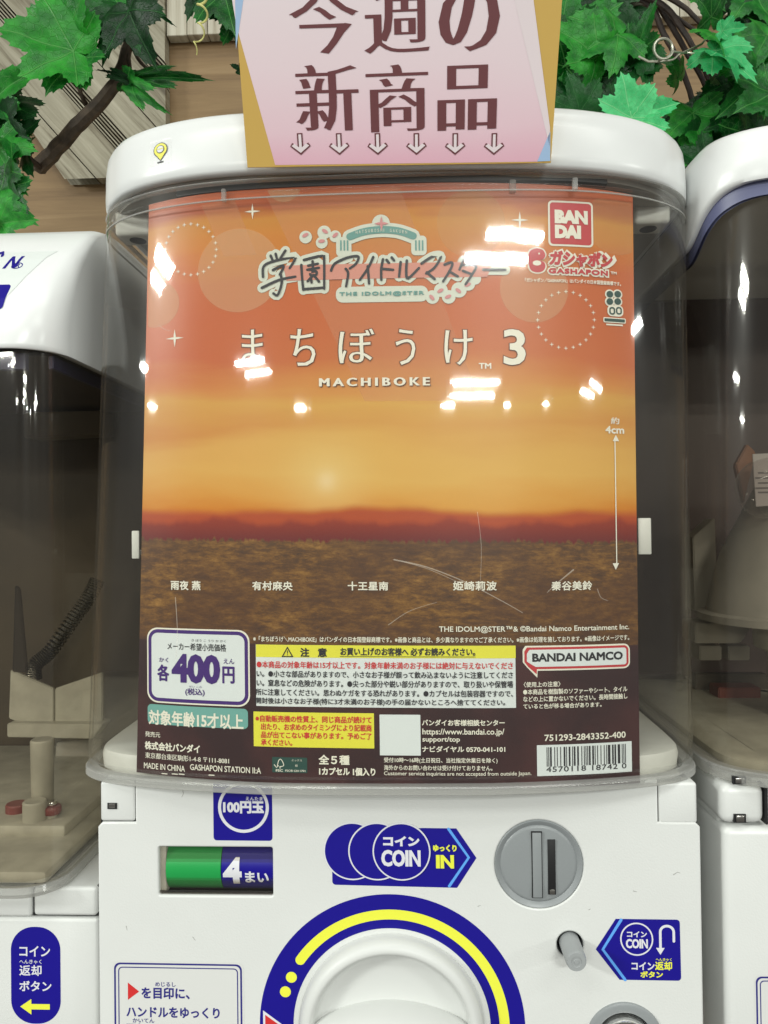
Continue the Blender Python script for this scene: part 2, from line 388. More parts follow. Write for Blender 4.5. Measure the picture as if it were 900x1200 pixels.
# ------------------------------------------------------------------ flat shapes
def fill2d(contours, groups=None):
    """groups: for each contour the island it belongs to; islands are filled apart, so overlaps stay solid"""
    if groups:
        contours = [[(p[0]+g*10.0, p[1]) for p in c] for c, g in zip(contours, groups)]
    cu = bpy.data.curves.new('c', 'CURVE'); cu.dimensions = '2D'; cu.fill_mode = 'FRONT'
    for c in contours:
        if len(c) < 3: continue
        s = cu.splines.new('POLY'); s.points.add(len(c)-1); s.use_cyclic_u = True
        s.points.foreach_set('co', [t for p in c for t in (p[0], p[1], 0, 1)])
    o = bpy.data.objects.new('c', cu); me = o.to_mesh()
    vs = [(v.co.x, v.co.y) for v in me.vertices]; fs = [tuple(p.vertices) for p in me.polygons]
    o.to_mesh_clear(); bpy.data.objects.remove(o); bpy.data.curves.remove(cu)
    return vs, fs
def circ(x, y, r, n=48, a0=0, a1=360, ry=None):
    ry = ry or r; full = abs(a1-a0-360) < 1e-6
    k = n if full else n+1
    return [(x+r*cos(radians(a0+(a1-a0)*i/n)), y+ry*sin(radians(a0+(a1-a0)*i/n))) for i in range(k)]
def rrect(x0, y0, x1, y1, r=4, n=6):
    return (circ(x1-r, y1-r, r, n, 0, 90) + circ(x0+r, y1-r, r, n, 90, 180) + circ(x0+r, y0+r, r, n, 180, 270) + circ(x1-r, y0+r, r, n, 270, 360))
def star4(x, y, r, w=.16, ry=None):
    ry = ry or r; P = []
    for k in range(4):
        a = k*pi/2
        for t in (0, .25, .5, .75):
            if t == 0: q = (cos(a), sin(a))
            else:
                b = a+pi/2*t; rr = (w if t == .5 else w*1.9); q = (rr*cos(b), rr*sin(b))
            P.append((x+r*q[0], y+ry*q[1]))
    return P
def stroke(pts, w, w2=None, n=6):
    """outline of a brush stroke with round ends"""
    w2 = w if w2 is None else w2; pts = [pts[0]]+[p for a, p in zip(pts, pts[1:]) if (a[0]-p[0])**2+(a[1]-p[1])**2 > 1e-6]
    L_, R_ = [], []; k = len(pts)
    for i, p in enumerate(pts):
        a = pts[max(0, i-1)]; b = pts[min(k-1, i+1)]
        dx, dy = b[0]-a[0], b[1]-a[1]; l = sqrt(dx*dx+dy*dy) or 1; nx, ny = -dy/l, dx/l
        h = (w+(w2-w)*i/(k-1))/2
        L_.append((p[0]+nx*h, p[1]+ny*h)); R_.append((p[0]-nx*h, p[1]-ny*h))
    def cap(c, frm, sgn, h):
        a = atan2(frm[1]-c[1], frm[0]-c[0]); return [(c[0]+h*cos(a+sgn*pi*j/n), c[1]+h*sin(a+sgn*pi*j/n)) for j in range(1, n)]
    return L_ + cap(pts[-1], L_[-1], -1, w2/2) + R_[::-1] + cap(pts[0], R_[0], -1, w/2)
def spline2(pts, n=5): return catmull(pts, n)

def bake(surf, pts2, faces, name, m, parent, off, anchor=None, uv=None):
    """pts2: photo pixels. Pixels near `anchor` are turned into lengths on the surface, so prints stay undistorted and level."""
    xs = [p[0] for p in pts2]; ys = [p[1] for p in pts2]
    ax, ay = anchor or ((min(xs)+max(xs))/2, (min(ys)+max(ys))/2)
    X0, Zc = surf.hit(ax, ay); xa, _ = surf.hit(ax-8, ay); xb, _ = surf.hit(ax+8, ay); _, za = surf.hit(ax, ay-8); _, zb = surf.hit(ax, ay+8)
    sx = (xb-xa)/16; sz = (za-zb)/16
    W2 = []
    for x, y in pts2:
        dx = (x-ax)*sx; W2.append((X0+dx, Zc-(y-ay)*sz+surf.tilt*dx))
    return lay(surf, W2, faces, name, m, parent, off)
def lay(surf, W2, faces, name, m, parent, off):
    me = bpy.data.meshes.new(name)
    xs = [p[0] for p in W2]
    if surf.zcut:
        me.from_pydata([(p[0], 0, p[1]) for p in W2], [], faces)
        bm = bmesh.new(); bm.from_mesh(me); z = min(p[1] for p in W2)+surf.zcut
        while z < max(p[1] for p in W2):
            bmesh.ops.bisect_plane(bm, geom=bm.verts[:]+bm.edges[:]+bm.faces[:], plane_co=(0, 0, z), plane_no=(0, 0, 1)); z += surf.zcut
        o_ = off[0] if isinstance(off, list) else off
        for v in bm.verts: v.co = surf.put(v.co.x, v.co.z, o_)+Vector((0, -.0001, 0))
        bm.to_mesh(me); bm.free(); return link(name, me, m, parent, sm=False)
    if isinstance(off, list):
        me.from_pydata([surf.put(x, z, o) for (x, z), o in zip(W2, off)], [], faces)
        return link(name, me, m, parent, sm=False)
    if surf.curved and max(xs)-min(xs) > .012:
        me.from_pydata([(p[0], 0, p[1]) for p in W2], [], faces)
        bm = bmesh.new(); bm.from_mesh(me); x = math.ceil(min(xs)/.008)*.008
        while x < max(xs):
            bmesh.ops.bisect_plane(bm, geom=bm.verts[:]+bm.edges[:]+bm.faces[:], plane_co=(x+.00013, 0, 0), plane_no=(1, 0, 0)); x += .008
        for v in bm.verts: v.co = surf.put(v.co.x, v.co.z, off)
        bm.to_mesh(me); bm.free()
    else:
        me.from_pydata([surf.put(x, z, off) for x, z in W2], [], faces)
    return link(name, me, m, parent, sm=False)
LAY = .00010
def shape(surf, contours, name, m, parent, level=1, anchor=None):
    if contours and isinstance(contours[0][0], (int, float)): contours = [contours]
    v, f = fill2d(contours); return bake(surf, v, f, name, m, parent, level*LAY, anchor)
def strokes(surf, lst, name, m, parent, level, anchor=None):
    """several overlapping strokes in one mesh, each a hair above the one before"""
    allv, allf, offs = [], [], []
    for i, c in enumerate(lst):
        v, f = fill2d([c]); b = len(allv); allv += v; allf += [tuple(q+b for q in t) for t in f]; offs += [i]*len(v)
    xs = [p[0] for p in allv]; ys = [p[1] for p in allv]; ax, ay = anchor or ((min(xs)+max(xs))/2, (min(ys)+max(ys))/2)
    X0, Zc = surf.hit(ax, ay); xa, _ = surf.hit(ax-8, ay); xb, _ = surf.hit(ax+8, ay); _, za = surf.hit(ax, ay-8); _, zb = surf.hit(ax, ay+8)
    sx = (xb-xa)/16; sz = (za-zb)/16
    me = bpy.data.meshes.new(name)
    me.from_pydata([surf.put(X0+(x-ax)*sx, Zc-(y-ay)*sz+surf.tilt*(x-ax)*sx, level*LAY+o*4e-6) for (x, y), o in zip(allv, offs)], [], allf)
    return link(name, me, m, parent, sm=False)

# ------------------------------------------------------------------ lettering
_gc = {}
def glyphs(s, spacing=1.0):
    k = (s, spacing)
    if k in _gc: return _gc[k]
    c = bpy.data.curves.new('t', 'FONT'); c.body = s; c.resolution_u = 3; c.space_character = spacing
    o = bpy.data.objects.new('t', c); COL.objects.link(o)
    dg = bpy.context.evaluated_depsgraph_get(); cu = o.evaluated_get(dg).to_curve(dg, apply_modifiers=False)
    out = []
    for sp in cu.splines:
        b = sp.bezier_points; n = len(b); P = []
        for i in range(n):
            a, d = b[i], b[(i+1) % n]; p0, p1, p2, p3 = a.co, a.handle_right, d.handle_left, d.co
            chord = (p3-p0).length; bend = (p1-p0-(p3-p0)/3).length+(p2-p0-(p3-p0)*2/3).length
            k2 = 1 if bend < .004 else (2 if chord < .06 else 3)
            for j in range(k2):
                t = j/k2; q = p0*(1-t)**3+p1*3*t*(1-t)**2+p2*3*t*t*(1-t)+p3*t**3
                if not P or (abs(P[-1][0]-q.x)+abs(P[-1][1]-q.y)) > 1e-4: P.append((q.x, q.y))
        if len(P) > 2: out.append(P)
    bpy.data.objects.remove(o); _gc[k] = out; return out
def area(P): return sum(a[0]*b[1]-b[0]*a[1] for a, b in zip(P, P[1:]+P[:1]))/2
def inside(p, P):
    r = False
    for a, b in zip(P, P[1:]+P[:1]):
        if (a[1] > p[1]) != (b[1] > p[1]) and p[0] < (b[0]-a[0])*(p[1]-a[1])/(b[1]-a[1])+a[0]: r = not r
    return r
def islands(cs):
    bb = [(min(p[0] for p in c), max(p[0] for p in c), min(p[1] for p in c), max(p[1] for p in c)) for c in cs]; own = [0]*len(cs)
    par = []
    for i, c in enumerate(cs):
        q = [j for j, d in enumerate(cs) if i != j and bb[j][0] <= bb[i][0] and bb[j][1] >= bb[i][1] and bb[j][2] <= bb[i][2] and bb[j][3] >= bb[i][3] and abs(area(d)) > abs(area(c)) and inside(c[0], d)]
        par.append(q)
    for i in range(len(cs)):
        if len(par[i]) % 2 == 0: own[i] = i
        else: own[i] = min(par[i], key=lambda j: abs(area(cs[j])))
    idx = {g: k for k, g in enumerate(sorted(set(own)))}
    return [idx[g] for g in own]
def fatten(cs, bx, by):
    """move every outline outwards by bx sideways and by upwards (thick stems and thin bars for book type)"""
    bb = [(min(p[0] for p in c), max(p[0] for p in c), min(p[1] for p in c), max(p[1] for p in c)) for c in cs]; out = []
    for i, c in enumerate(cs):
        depth = 0
        for j, d in enumerate(cs):
            if i != j and bb[j][0] <= bb[i][0] and bb[j][1] >= bb[i][1] and bb[j][2] <= bb[i][2] and bb[j][3] >= bb[i][3] and inside(c[0], d): depth += 1
        s = 1 if area(c) > 0 else -1
        if depth % 2: s = -s
        n = len(c); q = []
        for k in range(n):
            a, p, b = c[k-1], c[k], c[(k+1) % n]
            def nrm(u, v):
                dx, dy = v[0]-u[0], v[1]-u[1]; l = sqrt(dx*dx+dy*dy) or 1; return dy/l*s, -dx/l*s
            n1, n2 = nrm(a, p), nrm(p, b); mx, my = n1[0]+n2[0], n1[1]+n2[1]; l = sqrt(mx*mx+my*my)
            if l < .3: mx, my, l = n1[0], n1[1], 1
            mx, my = mx/l, my/l; k_ = min(1.6, 1/max(.3, mx*n1[0]+my*n1[1]))
            q.append((p[0]+mx*bx*k_, p[1]+my*by*k_))
        out.append(q)
    return out
def text(surf, s, box, m, parent, level=2, bold=0, bx=None, by=None, spacing=1.0, name='lettering', slant=0, refbox=None):
    """box = (x0, ytop, x1, ybottom) of the ink in the photograph, heights taken at the left end"""
    x0, y0, x1, y1 = box
    X0, Zb = surf.hit(x0, y1); _, Zt = surf.hit(x0, y0); X1, _ = surf.hit(x1, y1)
    px = (X1-X0)/(x1-x0)
    cs = glyphs(s, spacing)
    a = min(p[0] for c in cs for p in c); b = max(p[0] for c in cs for p in c); lo = min(p[1] for c in cs for p in c); hi = max(p[1] for c in cs for p in c)
    bx = bold if bx is None else bx; by = bold if by is None else by
    bx, by = bx*px, by*px
    kx = (X1-X0-2*bx)/(b-a); kz = (Zt-Zb-2*by)/(hi-lo)
    cs = [[(bx+(p[0]-a)*kx+(p[1]-lo)*kz*slant, by+(p[1]-lo)*kz) for p in c] for c in cs]
    base = [[(p[0]*100, p[1]*100) for p in c] for c in cs]
    def fill_islands(cs, own):
        v, f = fill2d([[(p[0]+g*100.0, p[1]) for p in c] for c, g in zip(cs, own)])
        isl = [math.floor((x+30)/100) for x, z in v]
        return [((x-g*100)/100, z/100) for (x, z), g in zip(v, isl)], f, isl
    own = islands(base); v, f, isl = fill_islands(base, own)
    parts = []                                          # (verts, faces, height step)
    if bx or by:
        fat = [[(p[0]*100, p[1]*100) for p in c] for c in fatten(cs, bx, by)]
        v2, f2, isl2 = fill_islands(fat, own)
        got, want = {}, {}
        for t in f2: g = isl2[t[0]]; got[g] = got.get(g, 0)+abs(area([v2[k] for k in t]))
        lst = {}
        for c, g in zip(fat, own): lst.setdefault(g, []).append(abs(area(c))/1e4)
        bad = {g for g, l in lst.items() if abs(got.get(g, 0)-(2*max(l)-sum(l))) > .02*max(l)}
        parts.append((v2, [t for t in f2 if isl2[t[0]] not in bad], isl2, 0, 0, 0))
        fb = [t for t in f if isl[t[0]] in bad]
        if fb:
            ax, ay = max(bx, 0), max(by, 0)
            for k, (ux, uy) in enumerate(((1, 0), (-1, 0), (0, 1), (0, -1), (.7, .7), (-.7, .7), (.7, -.7), (-.7, -.7)) if max(ax, ay) > .25*px else ((.7, .7), (-.7, .7), (.7, -.7), (-.7, -.7))):
                parts.append((v, fb, isl, ux*ax, uy*ay, k+1))
    else: parts.append((v, f, isl, 0, 0, 0))
    W2, offs, FF = [], [], []
    for vv, ff, il, dx, dz, k in parts:
        use = {}
        for t in ff:
            q = []
            for n_ in t:
                if n_ not in use:
                    use[n_] = len(W2); x, z = vv[n_]; W2.append((X0+x+dx, Zb+z+dz+surf.tilt*x)); offs.append(level*LAY+k*1.2e-6+(il[n_] % 3)*10e-6)
                q.append(use[n_])
            FF.append(tuple(q))
    return lay(surf, W2, FF, name, m, parent, offs)

# ------------------------------------------------------------------ solid helpers
def loop_plan(z, inset=0, back=.30, xc=None, lid=False):
    """closed plan of the rounded machine top, counter-clockwise, moved inwards by inset"""
    xc = xcf(z) if xc is None else xc
    h = plan_front(z, lid); r = [(p[0], p[1]) for p in h]
    full = [(-p[0], p[1]) for p in r[::-1]][:-1] + r
    n = 6; full += [(r[-1][0], .12), (r[-1][0], back-.02), (r[-1][0]-.02, back), (-r[-1][0]+.02, back), (-r[-1][0], back-.02), (-r[-1][0], .12)]
    out = []; N_ = len(full)
    for i, p in enumerate(full):
        a, b = full[i-1], full[(i+1) % N_]
        dx, dy = b[0]-a[0], b[1]-a[1]; l = sqrt(dx*dx+dy*dy) or 1
        out.append((p[0]+xc - dy/l*inset*1, p[1] + dx/l*inset))
    return out
def loft(rings, closed=True, cap0=False, cap1=False):
    V, Fc = [], []; n = len(rings[0])
    for r in rings: V += [Vector(p) for p in r]
    for i in range(len(rings)-1):
        for j in range(n if closed else n-1):
            k = (j+1) % n; Fc.append((i*n+j, i*n+k, (i+1)*n+k, (i+1)*n+j))
    if cap0: Fc.append(tuple(range(n))[::-1])
    if cap1: Fc.append(tuple((len(rings)-1)*n+j for j in range(n)))
    return V, Fc
def box_me(x0, y0, z0, x1, y1, z1, r=.0, seg=2):
    """z counted from the lens height"""
    bm = bmesh.new(); bmesh.ops.create_cube(bm, size=1)
    for v in bm.verts: v.co = Vector((x0+(v.co.x+.5)*(x1-x0), y0+(v.co.y+.5)*(y1-y0), Z0+z0+(v.co.z+.5)*(z1-z0)))
    if r: bmesh.ops.bevel(bm, geom=bm.edges[:], offset=r, segments=seg, affect='EDGES', profile=.5)
    me = bpy.data.meshes.new('m'); bm.to_mesh(me); bm.free(); return me
def lathe_y(cx, cz, prof, n=64, y_dir=-1):
    """prof: list of (radius, y); axis along y"""
    rings = [[(cx+r*cos(2*pi*i/n), y, Z0+cz+r*sin(2*pi*i/n)) for i in range(n)] for r, y in prof]
    V, Fc = loft(rings, True, prof[0][0] > 1e-6, prof[-1][0] > 1e-6); return pydata(V, Fc)
def lathe_z(cx, cy, prof, n=40):
    rings = [[(cx+r*cos(2*pi*i/n), cy+r*sin(2*pi*i/n), Z0+z) for i in range(n)] for r, z in prof]
    V, Fc = loft(rings, True, True, True); return pydata(V, Fc)
def tube_me(pts, rad, n=10, taper=None):
    P = [Vector(p) for p in pts]; rings = []; up = Vector((0, 0, 1))
    t0 = (P[1]-P[0]).normalized(); a = t0.orthogonal().normalized()
    for i, p in enumerate(P):
        t = (P[min(len(P)-1, i+1)]-P[max(0, i-1)]).normalized(); a = (a-t*a.dot(t)).normalized(); b = t.cross(a)
        r = rad if taper is None else rad+(taper-rad)*i/(len(P)-1)
        rings.append([p+(a*cos(2*pi*k/n)+b*sin(2*pi*k/n))*r for k in range(n)])
    V, Fc = loft(rings, True, True, True); return pydata(V, Fc)
def join_me(mes):
    bm = bmesh.new()
    for m in mes: bm.from_mesh(m)
    me = bpy.data.meshes.new('m'); bm.to_mesh(me); bm.free(); return me
def plate(contours_xz, y_front, thick, bev, name, m, parent):
    """a slab with holes, its rounded face towards the viewer (uses a filled 2D curve)"""
    cu = bpy.data.curves.new('c', 'CURVE'); cu.dimensions = '2D'; cu.fill_mode = 'BOTH'; cu.extrude = thick/2-bev; cu.bevel_depth = bev; cu.bevel_resolution = 3
    for c in contours_xz:
        s = cu.splines.new('POLY'); s.points.add(len(c)-1); s.use_cyclic_u = True
        s.points.foreach_set('co', [t for p in c for t in (p[0], p[1], 0, 1)])
    o = bpy.data.objects.new('c', cu); me = bpy.data.meshes.new_from_object(o); bpy.data.objects.remove(o)
    for v in me.vertices: v.co = Vector((v.co.x, y_front+thick/2-v.co.z, v.co.y+Z0))
    return link(name, me, m, parent, sm=True, angle=50)
def fxz(surf, x, y):
    return surf.hit(x, y)
# ================================================================== THE MACHINE IN THE MIDDLE
GROUP = 'capsule vending machines standing in a row'
mach = thing('capsule_machine', 'white capsule toy vending machine in the middle with clear rounded case and big dial', 'vending machine', (XC, .16, Z0-.34), GROUP)
bz = -.345
FW = front_s.hit(600, 1000)[0]-front_s.hit(500, 1000)[0]      # metres per 100 px on the front
PXM = FW/100
def xzr(px, py, r, n=48):
    x, z = front_s.hit(px, py); return [(x+r*PXM*cos(2*pi*i/n), z+r*PXM*sin(2*pi*i/n)) for i in range(n)]
def rr_w(x0, z0, x1, z1, r): return rrect(min(x0, x1), min(z0, z1), max(x0, x1), max(z0, z1), r)
XL, XR = -.1797, .1712
nl = fxz(front_s, 161, 966); nr = fxz(front_s, 769, 966)
outline = [(XL, bz), (XR, bz), (XR, nr[1]-.002), (XR-.002, nr[1]), (nr[0], nr[1]), (nr[0], -.1525), (nl[0], -.1525), (nl[0], nl[1]), (XL+.002, nl[1]), (XL, nl[1]-.002)]
w0 = fxz(front_s, 184, 1051.5); w1 = fxz(front_s, 321.5, 991)
KC = (459, 1203)
holes = [rr_w(w0[0], w0[1], w1[0], w1[1], .0024), xzr(631.5, 1013, 54), xzr(668, 1107, 17.5, 32), xzr(732, 1219, 44), xzr(*KC, 110, 96)]
plate([outline]+holes, FRONT_Y, .005, .0011, 'front_panel', WHITE, mach)
sh = []
for a in ((XL+.0004, FRONT_Y+.003, bz, XL+.003, .30, nl[1]-.001), (XR-.003, FRONT_Y+.003, bz, XR-.0004, .30, nl[1]-.001),
          (XL+.0004, FRONT_Y+.012, nl[1], XL+.003, .30, -.1535), (XR-.003, FRONT_Y+.012, nl[1], XR-.0004, .30, -.1535),
          (XL+.003, .297, bz, XR-.003, .30, -.1535), (XL+.0032, FRONT_Y+.014, -.1565, XR-.0032, .2965, -.1537)):
    sh.append(box_me(*a, r=.0004, seg=1))
link('body_shell', join_me(sh), WHITE, mach)
link('inner_wall', box_me(XL+.006, .07, bz+.01, XR-.006, .074, -.16), BLACK, mach)
# hinge blocks in the notches
for side, (x0, x1) in enumerate(((XL+.0002, nl[0]-.0016), (nr[0]+.0016, XR-.0002))):
    z0, z1 = nl[1]+.0014, -.1530
    hb = link('hinge_block', box_me(x0, FRONT_Y+.0004, z0, x1, FRONT_Y+.03, z1, .0018, 3), WHITE, mach)
    link('gap_shade', box_me(x0-.0001 if side == 0 else nr[0]-.0002, FRONT_Y+.0018, z0-.0013, nl[0]+.0002 if side == 0 else x1, FRONT_Y+.0022, z1-.0005), BLACK, hb)  # black strip put into the gap as its shade
    if side == 0:
        s0 = fxz(front_s, 126, 948); s1 = fxz(front_s, 137, 941)
        link('slot', box_me(s0[0], FRONT_Y-.0002, s0[1], s1[0], FRONT_Y+.0008, s1[1]), BLACK, hb)
        link('hinge_pin', box_me(s0[0]+.001, FRONT_Y-.0009, s0[1]+.0008, s1[0]-.0008, FRONT_Y-.0001, s1[1]-.0002, .0003, 1), STEEL, hb)

# clear case
def ring3(z, inset, back=.30, xc=None): return [(x, y, Z0+z) for x, y in loop_plan(z, inset, back, xc)]
def case_shell(zb, zt, xc=None, th=.0018, back=.30):
    outer = [ring3(zb, .005, back, xc), ring3(zb+.0015, .0025, back, xc), ring3(zb+.004, .0009, back, xc), ring3(zb+.008, 0, back, xc)] + [ring3(zb+.008+(zt-zb-.008)*i/10, 0, back, xc) for i in range(1, 11)]
    inner = [ring3(zb+.003, .007, back, xc), ring3(zb+.008, th, back, xc)] + [ring3(zb+.008+(zt-zb-.008)*i/10, th, back, xc) for i in range(1, 11)]
    V, Fc = loft(outer[::-1]+inner)
    return pydata(V, Fc)
cs = link('clear_case', case_shell(-.1515, .1975), CLEAR, mach)
def band(z0, z1, in0, in1, xc=None, back=.30, r=.0006):
    rs = [ring3(z0+r, in0, back, xc), ring3(z0, in0+r, back, xc), ring3(z0, in1, back, xc), ring3(z1, in1, back, xc), ring3(z1, in0+r, back, xc), ring3(z1-r, in0, back, xc)]
    V, Fc = loft(rs+[rs[0]]); return pydata(V, Fc)
link('bottom_rim', band(-.1530, -.1482, -.0012, .006), RIM, cs)
link('top_rim', band(.1950, .1962, -.0006, .003), RIM, cs)
link('top_rim', band(.1880, .1890, -.0004, .002), CLEAR, cs)
link('mould_seam', band(.1850, .1854, -.0003, .001), RIM, cs)
# black band as painted shade just below the lid, only across the middle
P = [(x, y) for x, y in loop_plan(.197, .0045) if abs(x-XC) < .128 and y < .1]; P.sort()
V = []
for x, y in P: V += [Vector((x, y, Z0+.1925)), Vector((x, y, Z0+.1988)), Vector((x, y+.006, Z0+.1988)), Vector((x, y+.006, Z0+.1925))]
Fc = [(4*i+a, 4*i+4+a, 4*i+4+(a+1) % 4, 4*i+(a+1) % 4) for i in range(len(P)-1) for a in range(4)]
link('lid_shade_band', pydata(V, Fc), BLACK, mach)
for px_, wd in ((262, 5), (601, 7), (674, 6)):
    p = at_y(px_, 222, yfront(-.09 if px_ < 400 else .08, .19)+.003)
    link('case_tab', box_me(p.x-wd/2*PXM, p.y-.0008, .1855, p.x+wd/2*PXM, p.y+.002, .1925, .0004, 1), RIM, cs)

# scuffs and scratches, worn into the plastic
case_s = Surf(lambda x, z: yfront(x, z), curved=True)
for pts, w0_, w1_ in (([(462, 655), (500, 664), (545, 682), (590, 706), (612, 719)], 1.6, .7), ([(470, 657), (505, 668), (548, 688)], .8, .5), ([(672, 668), (652, 684), (641, 694)], 1.8, .6), ([(455, 732), (480, 716), (512, 706)], .9, .4), ([(186, 380), (193, 386), (201, 389)], .9, .4), ([(206, 700), (208, 740), (206, 772)], 1.0, .5), ([(560, 600), (564, 640), (562, 690)], .7, .4), ([(700, 690), (704, 700), (712, 704)], .8, .5)):
    shape(case_s, stroke(spline2(pts, 5), w0_, w1_), 'scratch', SCUFF, cs, 2)
for pts in ([(789, 1025), (794, 1022), (797, 1023)], [(690, 1066), (692, 1065)], [(500, 1172), (504, 1174), (506, 1173)], [(226, 1098), (229, 1102)], [(560, 1062), (563, 1061)], [(148, 1085), (149, 1090)], [(742, 1044), (746, 1045)], [(214, 925), (215, 930), (213, 934)]):
    shape(front_s, stroke(pts, .9, .5), 'scuff_mark', veil('grey_scuff', (120, 118, 110), .45) if 'grey_scuff' not in bpy.data.materials else bpy.data.materials['grey_scuff'], mach, 1)

# lid
lid_r = [(.2005, .0070), (.1985, .0068), (.1978, .0030), (.1981, .0008), (.1995, -.0004), (.2050, -.0006), (.2200, -.0002), (.2280, .0008), (.2320, .0026), (.2345, .0060), (.2358, .0105), (.2364, .0170), (.2368, .035)]
def lid_ring(z, ins, xc=None): return [(x, y, Z0+z-.014*(x-XC)) for x, y in loop_plan(.199, ins, .30, xc, True)]
V, Fc = loft([lid_ring(z, i) for z, i in lid_r], True, True, True)
link('lid', pydata(V, Fc), LIDW, mach, angle=60)
# under side of the lid, hooks and screws seen through the corners
V, Fc = loft([lid_ring(.1984, .0062), lid_ring(.1955, .0075), lid_ring(.1950, .012)], True, False, True)
link('under_lid_tray', pydata(V, Fc), DULL, mach)
for (a, b) in (((134, 250), (176, 276)), ((744, 236), (786, 262))):
    y = .050; p, q = at_y(a[0], b[1], y), at_y(b[0], a[1], y)
    hk = link('hanger_tab', box_me(p.x, y, p.z-Z0, q.x, y+.02, q.z-Z0+.004, .0025, 3), INNERW, mach)
    cx = (p.x+q.x)/2
    link('screw_hole', pydata(*loft([[(cx+.0052*cos(t*pi/12), y+.010+.006*sin(t*pi/12), Z0+p.z-Z0-.0002+dz) for t in range(24)] for dz in (0, .0004)], True, True, True)), BLACK, hk)
# inside
link('inner_back_panel', box_me(-.176, .262, -.149, .170, .268, .194), DARKIN, mach)
tr = [ring3(-.1505, .012), ring3(-.1500, .0095), ring3(-.1420, .0085), ring3(-.1385, .0095), ring3(-.1372, .013), ring3(-.1376, .03), ring3(-.1370, .06)]
V, Fc = loft(tr, True, True, True); link('floor_tray', pydata(V, Fc), INNERW, mach)
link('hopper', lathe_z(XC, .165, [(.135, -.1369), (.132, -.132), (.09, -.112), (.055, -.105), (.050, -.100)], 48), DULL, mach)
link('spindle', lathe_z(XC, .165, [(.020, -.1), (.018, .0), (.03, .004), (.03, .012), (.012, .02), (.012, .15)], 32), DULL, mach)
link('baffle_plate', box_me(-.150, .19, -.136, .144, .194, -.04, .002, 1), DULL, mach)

# meter window
wm = link('meter_window', join_me([box_me(w0[0]-.001, FRONT_Y+.0045, w0[1]-.001, w1[0]+.001, FRONT_Y+.0049, w0[1]+.0012), box_me(w0[0]-.001, FRONT_Y+.0045, w1[1]-.0008, w1[0]+.001, FRONT_Y+.0049, w1[1]+.001),
      box_me(w0[0]-.0015, FRONT_Y+.0050, w0[1]-.001, w0[0]-.0002, FRONT_Y+.02, w1[1]+.001)]), BLACK, mach)
d0 = fxz(front_s, 193, 1052); d1 = fxz(front_s, 257, 990); d2 = fxz(front_s, 323, 990)
zc = (w0[1]+w1[1])/2-.0005; dy0 = FRONT_Y+.0065; dr = .0162
def drum(xa, xb, m, nm):
    rings = [[(x, dy0+.012-dr*cos(radians(a)), Z0+zc+dr*sin(radians(a))) for a in range(-88, 89, 8)] for x in (xa, xb)]
    V, Fc = loft(rings, False); return link(nm, pydata(V, Fc), m, wm)
drum(d0[0], d1[0], GREEN, 'green_drum'); drum(d1[0]+.0004, d2[0]+.002, BLUE, 'blue_drum')
drum_s = Surf(lambda x, z: dy0+.012-sqrt(max(1e-8, dr*dr-(z-zc)**2)), tilt=0, zcut=.0012)
link('drum_end', box_me(w0[0]+.0006, dy0-.002, w0[1], d0[0]-.0003, dy0+.012, w1[1], .0008, 2), WHITE, wm)
text(drum_s, '4', (262.5, 1004, 284.5, 1035), WP, wm, 2, bold=1.9)
text(drum_s, 'まい', (288, 1021, 315.5, 1034), WP, wm, 2, bold=.55)
cv = link('window_pane', box_me(w0[0]-.0003, FRONT_Y+.0030, w0[1]-.0003, w1[0]+.0003, FRONT_Y+.0036, w1[1]+.0003), CLEARN, wm)
ln = fxz(front_s, 186, 1047)
link('window_sill', box_me(w0[0]+.0002, FRONT_Y+.0018, w0[1]+.0008, w1[0]-.0002, FRONT_Y+.0028, w0[1]+.0032, .0004, 1), SMOKE, wm)

# coin slot
cx, cz = fxz(front_s, 631.5, 1013)
cup = link('coin_slot', lathe_y(cx, cz, [(.0255, FRONT_Y+.010), (.0259, FRONT_Y+.003), (.0257, FRONT_Y+.0008), (.0250, FRONT_Y+.0000), (.0240, FRONT_Y+.0004), (.0228, FRONT_Y+.0012), (.0222, FRONT_Y+.0016), (.0216, FRONT_Y+.0010), (.0205, FRONT_Y+.0008), (.012, FRONT_Y+.0002), (.004, FRONT_Y), (0.0002, FRONT_Y)], 96), GREY, mach)
def fbox(x0, y0, x1, y1, a, b, r=.0): 
    p, q = fxz(front_s, x0, y1), fxz(front_s, x1, y0); return box_me(p[0], FRONT_Y+a, p[1], q[0], FRONT_Y+b, q[1], r, 2)
link('recess_ring', lathe_y(cx, cz, [(.0285, FRONT_Y+.008), (.0285, FRONT_Y+.0046)], 64), BLACK, cup)  # black ring put behind the gap to paint its darkness
link('groove', fbox(623.6, 974.5, 635, 1052, -.0003, .001), BLACK, cup)
link('coin_guide', fbox(624.6, 975.5, 634, 1051, -.0010, .0006, .0002), GREY, cup)
link('slot_opening', fbox(642.5, 984, 650.5, 1048, -.0005, .001, .0001), BLACK, cup)
link('slot_lip', fbox(644, 1042, 650, 1047.5, -.0009, .0002, .0001), STEEL, cup)

# return button
bx_, bz_ = fxz(front_s, 668, 1106)
bt = link('return_button', lathe_y(bx_, bz_, [(.0060, FRONT_Y+.012), (.0058, FRONT_Y-.016), (.0055, FRONT_Y-.0178), (.0050, FRONT_Y-.0186), (.0030, FRONT_Y-.0186), (.0028, FRONT_Y-.0182), (.0014, FRONT_Y-.0182), (.0012, FRONT_Y-.0186), (.0001, FRONT_Y-.0186)], 40), GREY2, mach)
link('button_sleeve', lathe_y(bx_, bz_, [(.0088, FRONT_Y+.02), (.0086, FRONT_Y+.0012), (.0078, FRONT_Y+.001), (.0070, FRONT_Y+.002), (.0066, FRONT_Y+.012)], 40), mat('sleeve_grey', (.05, .052, .055), .4), bt)
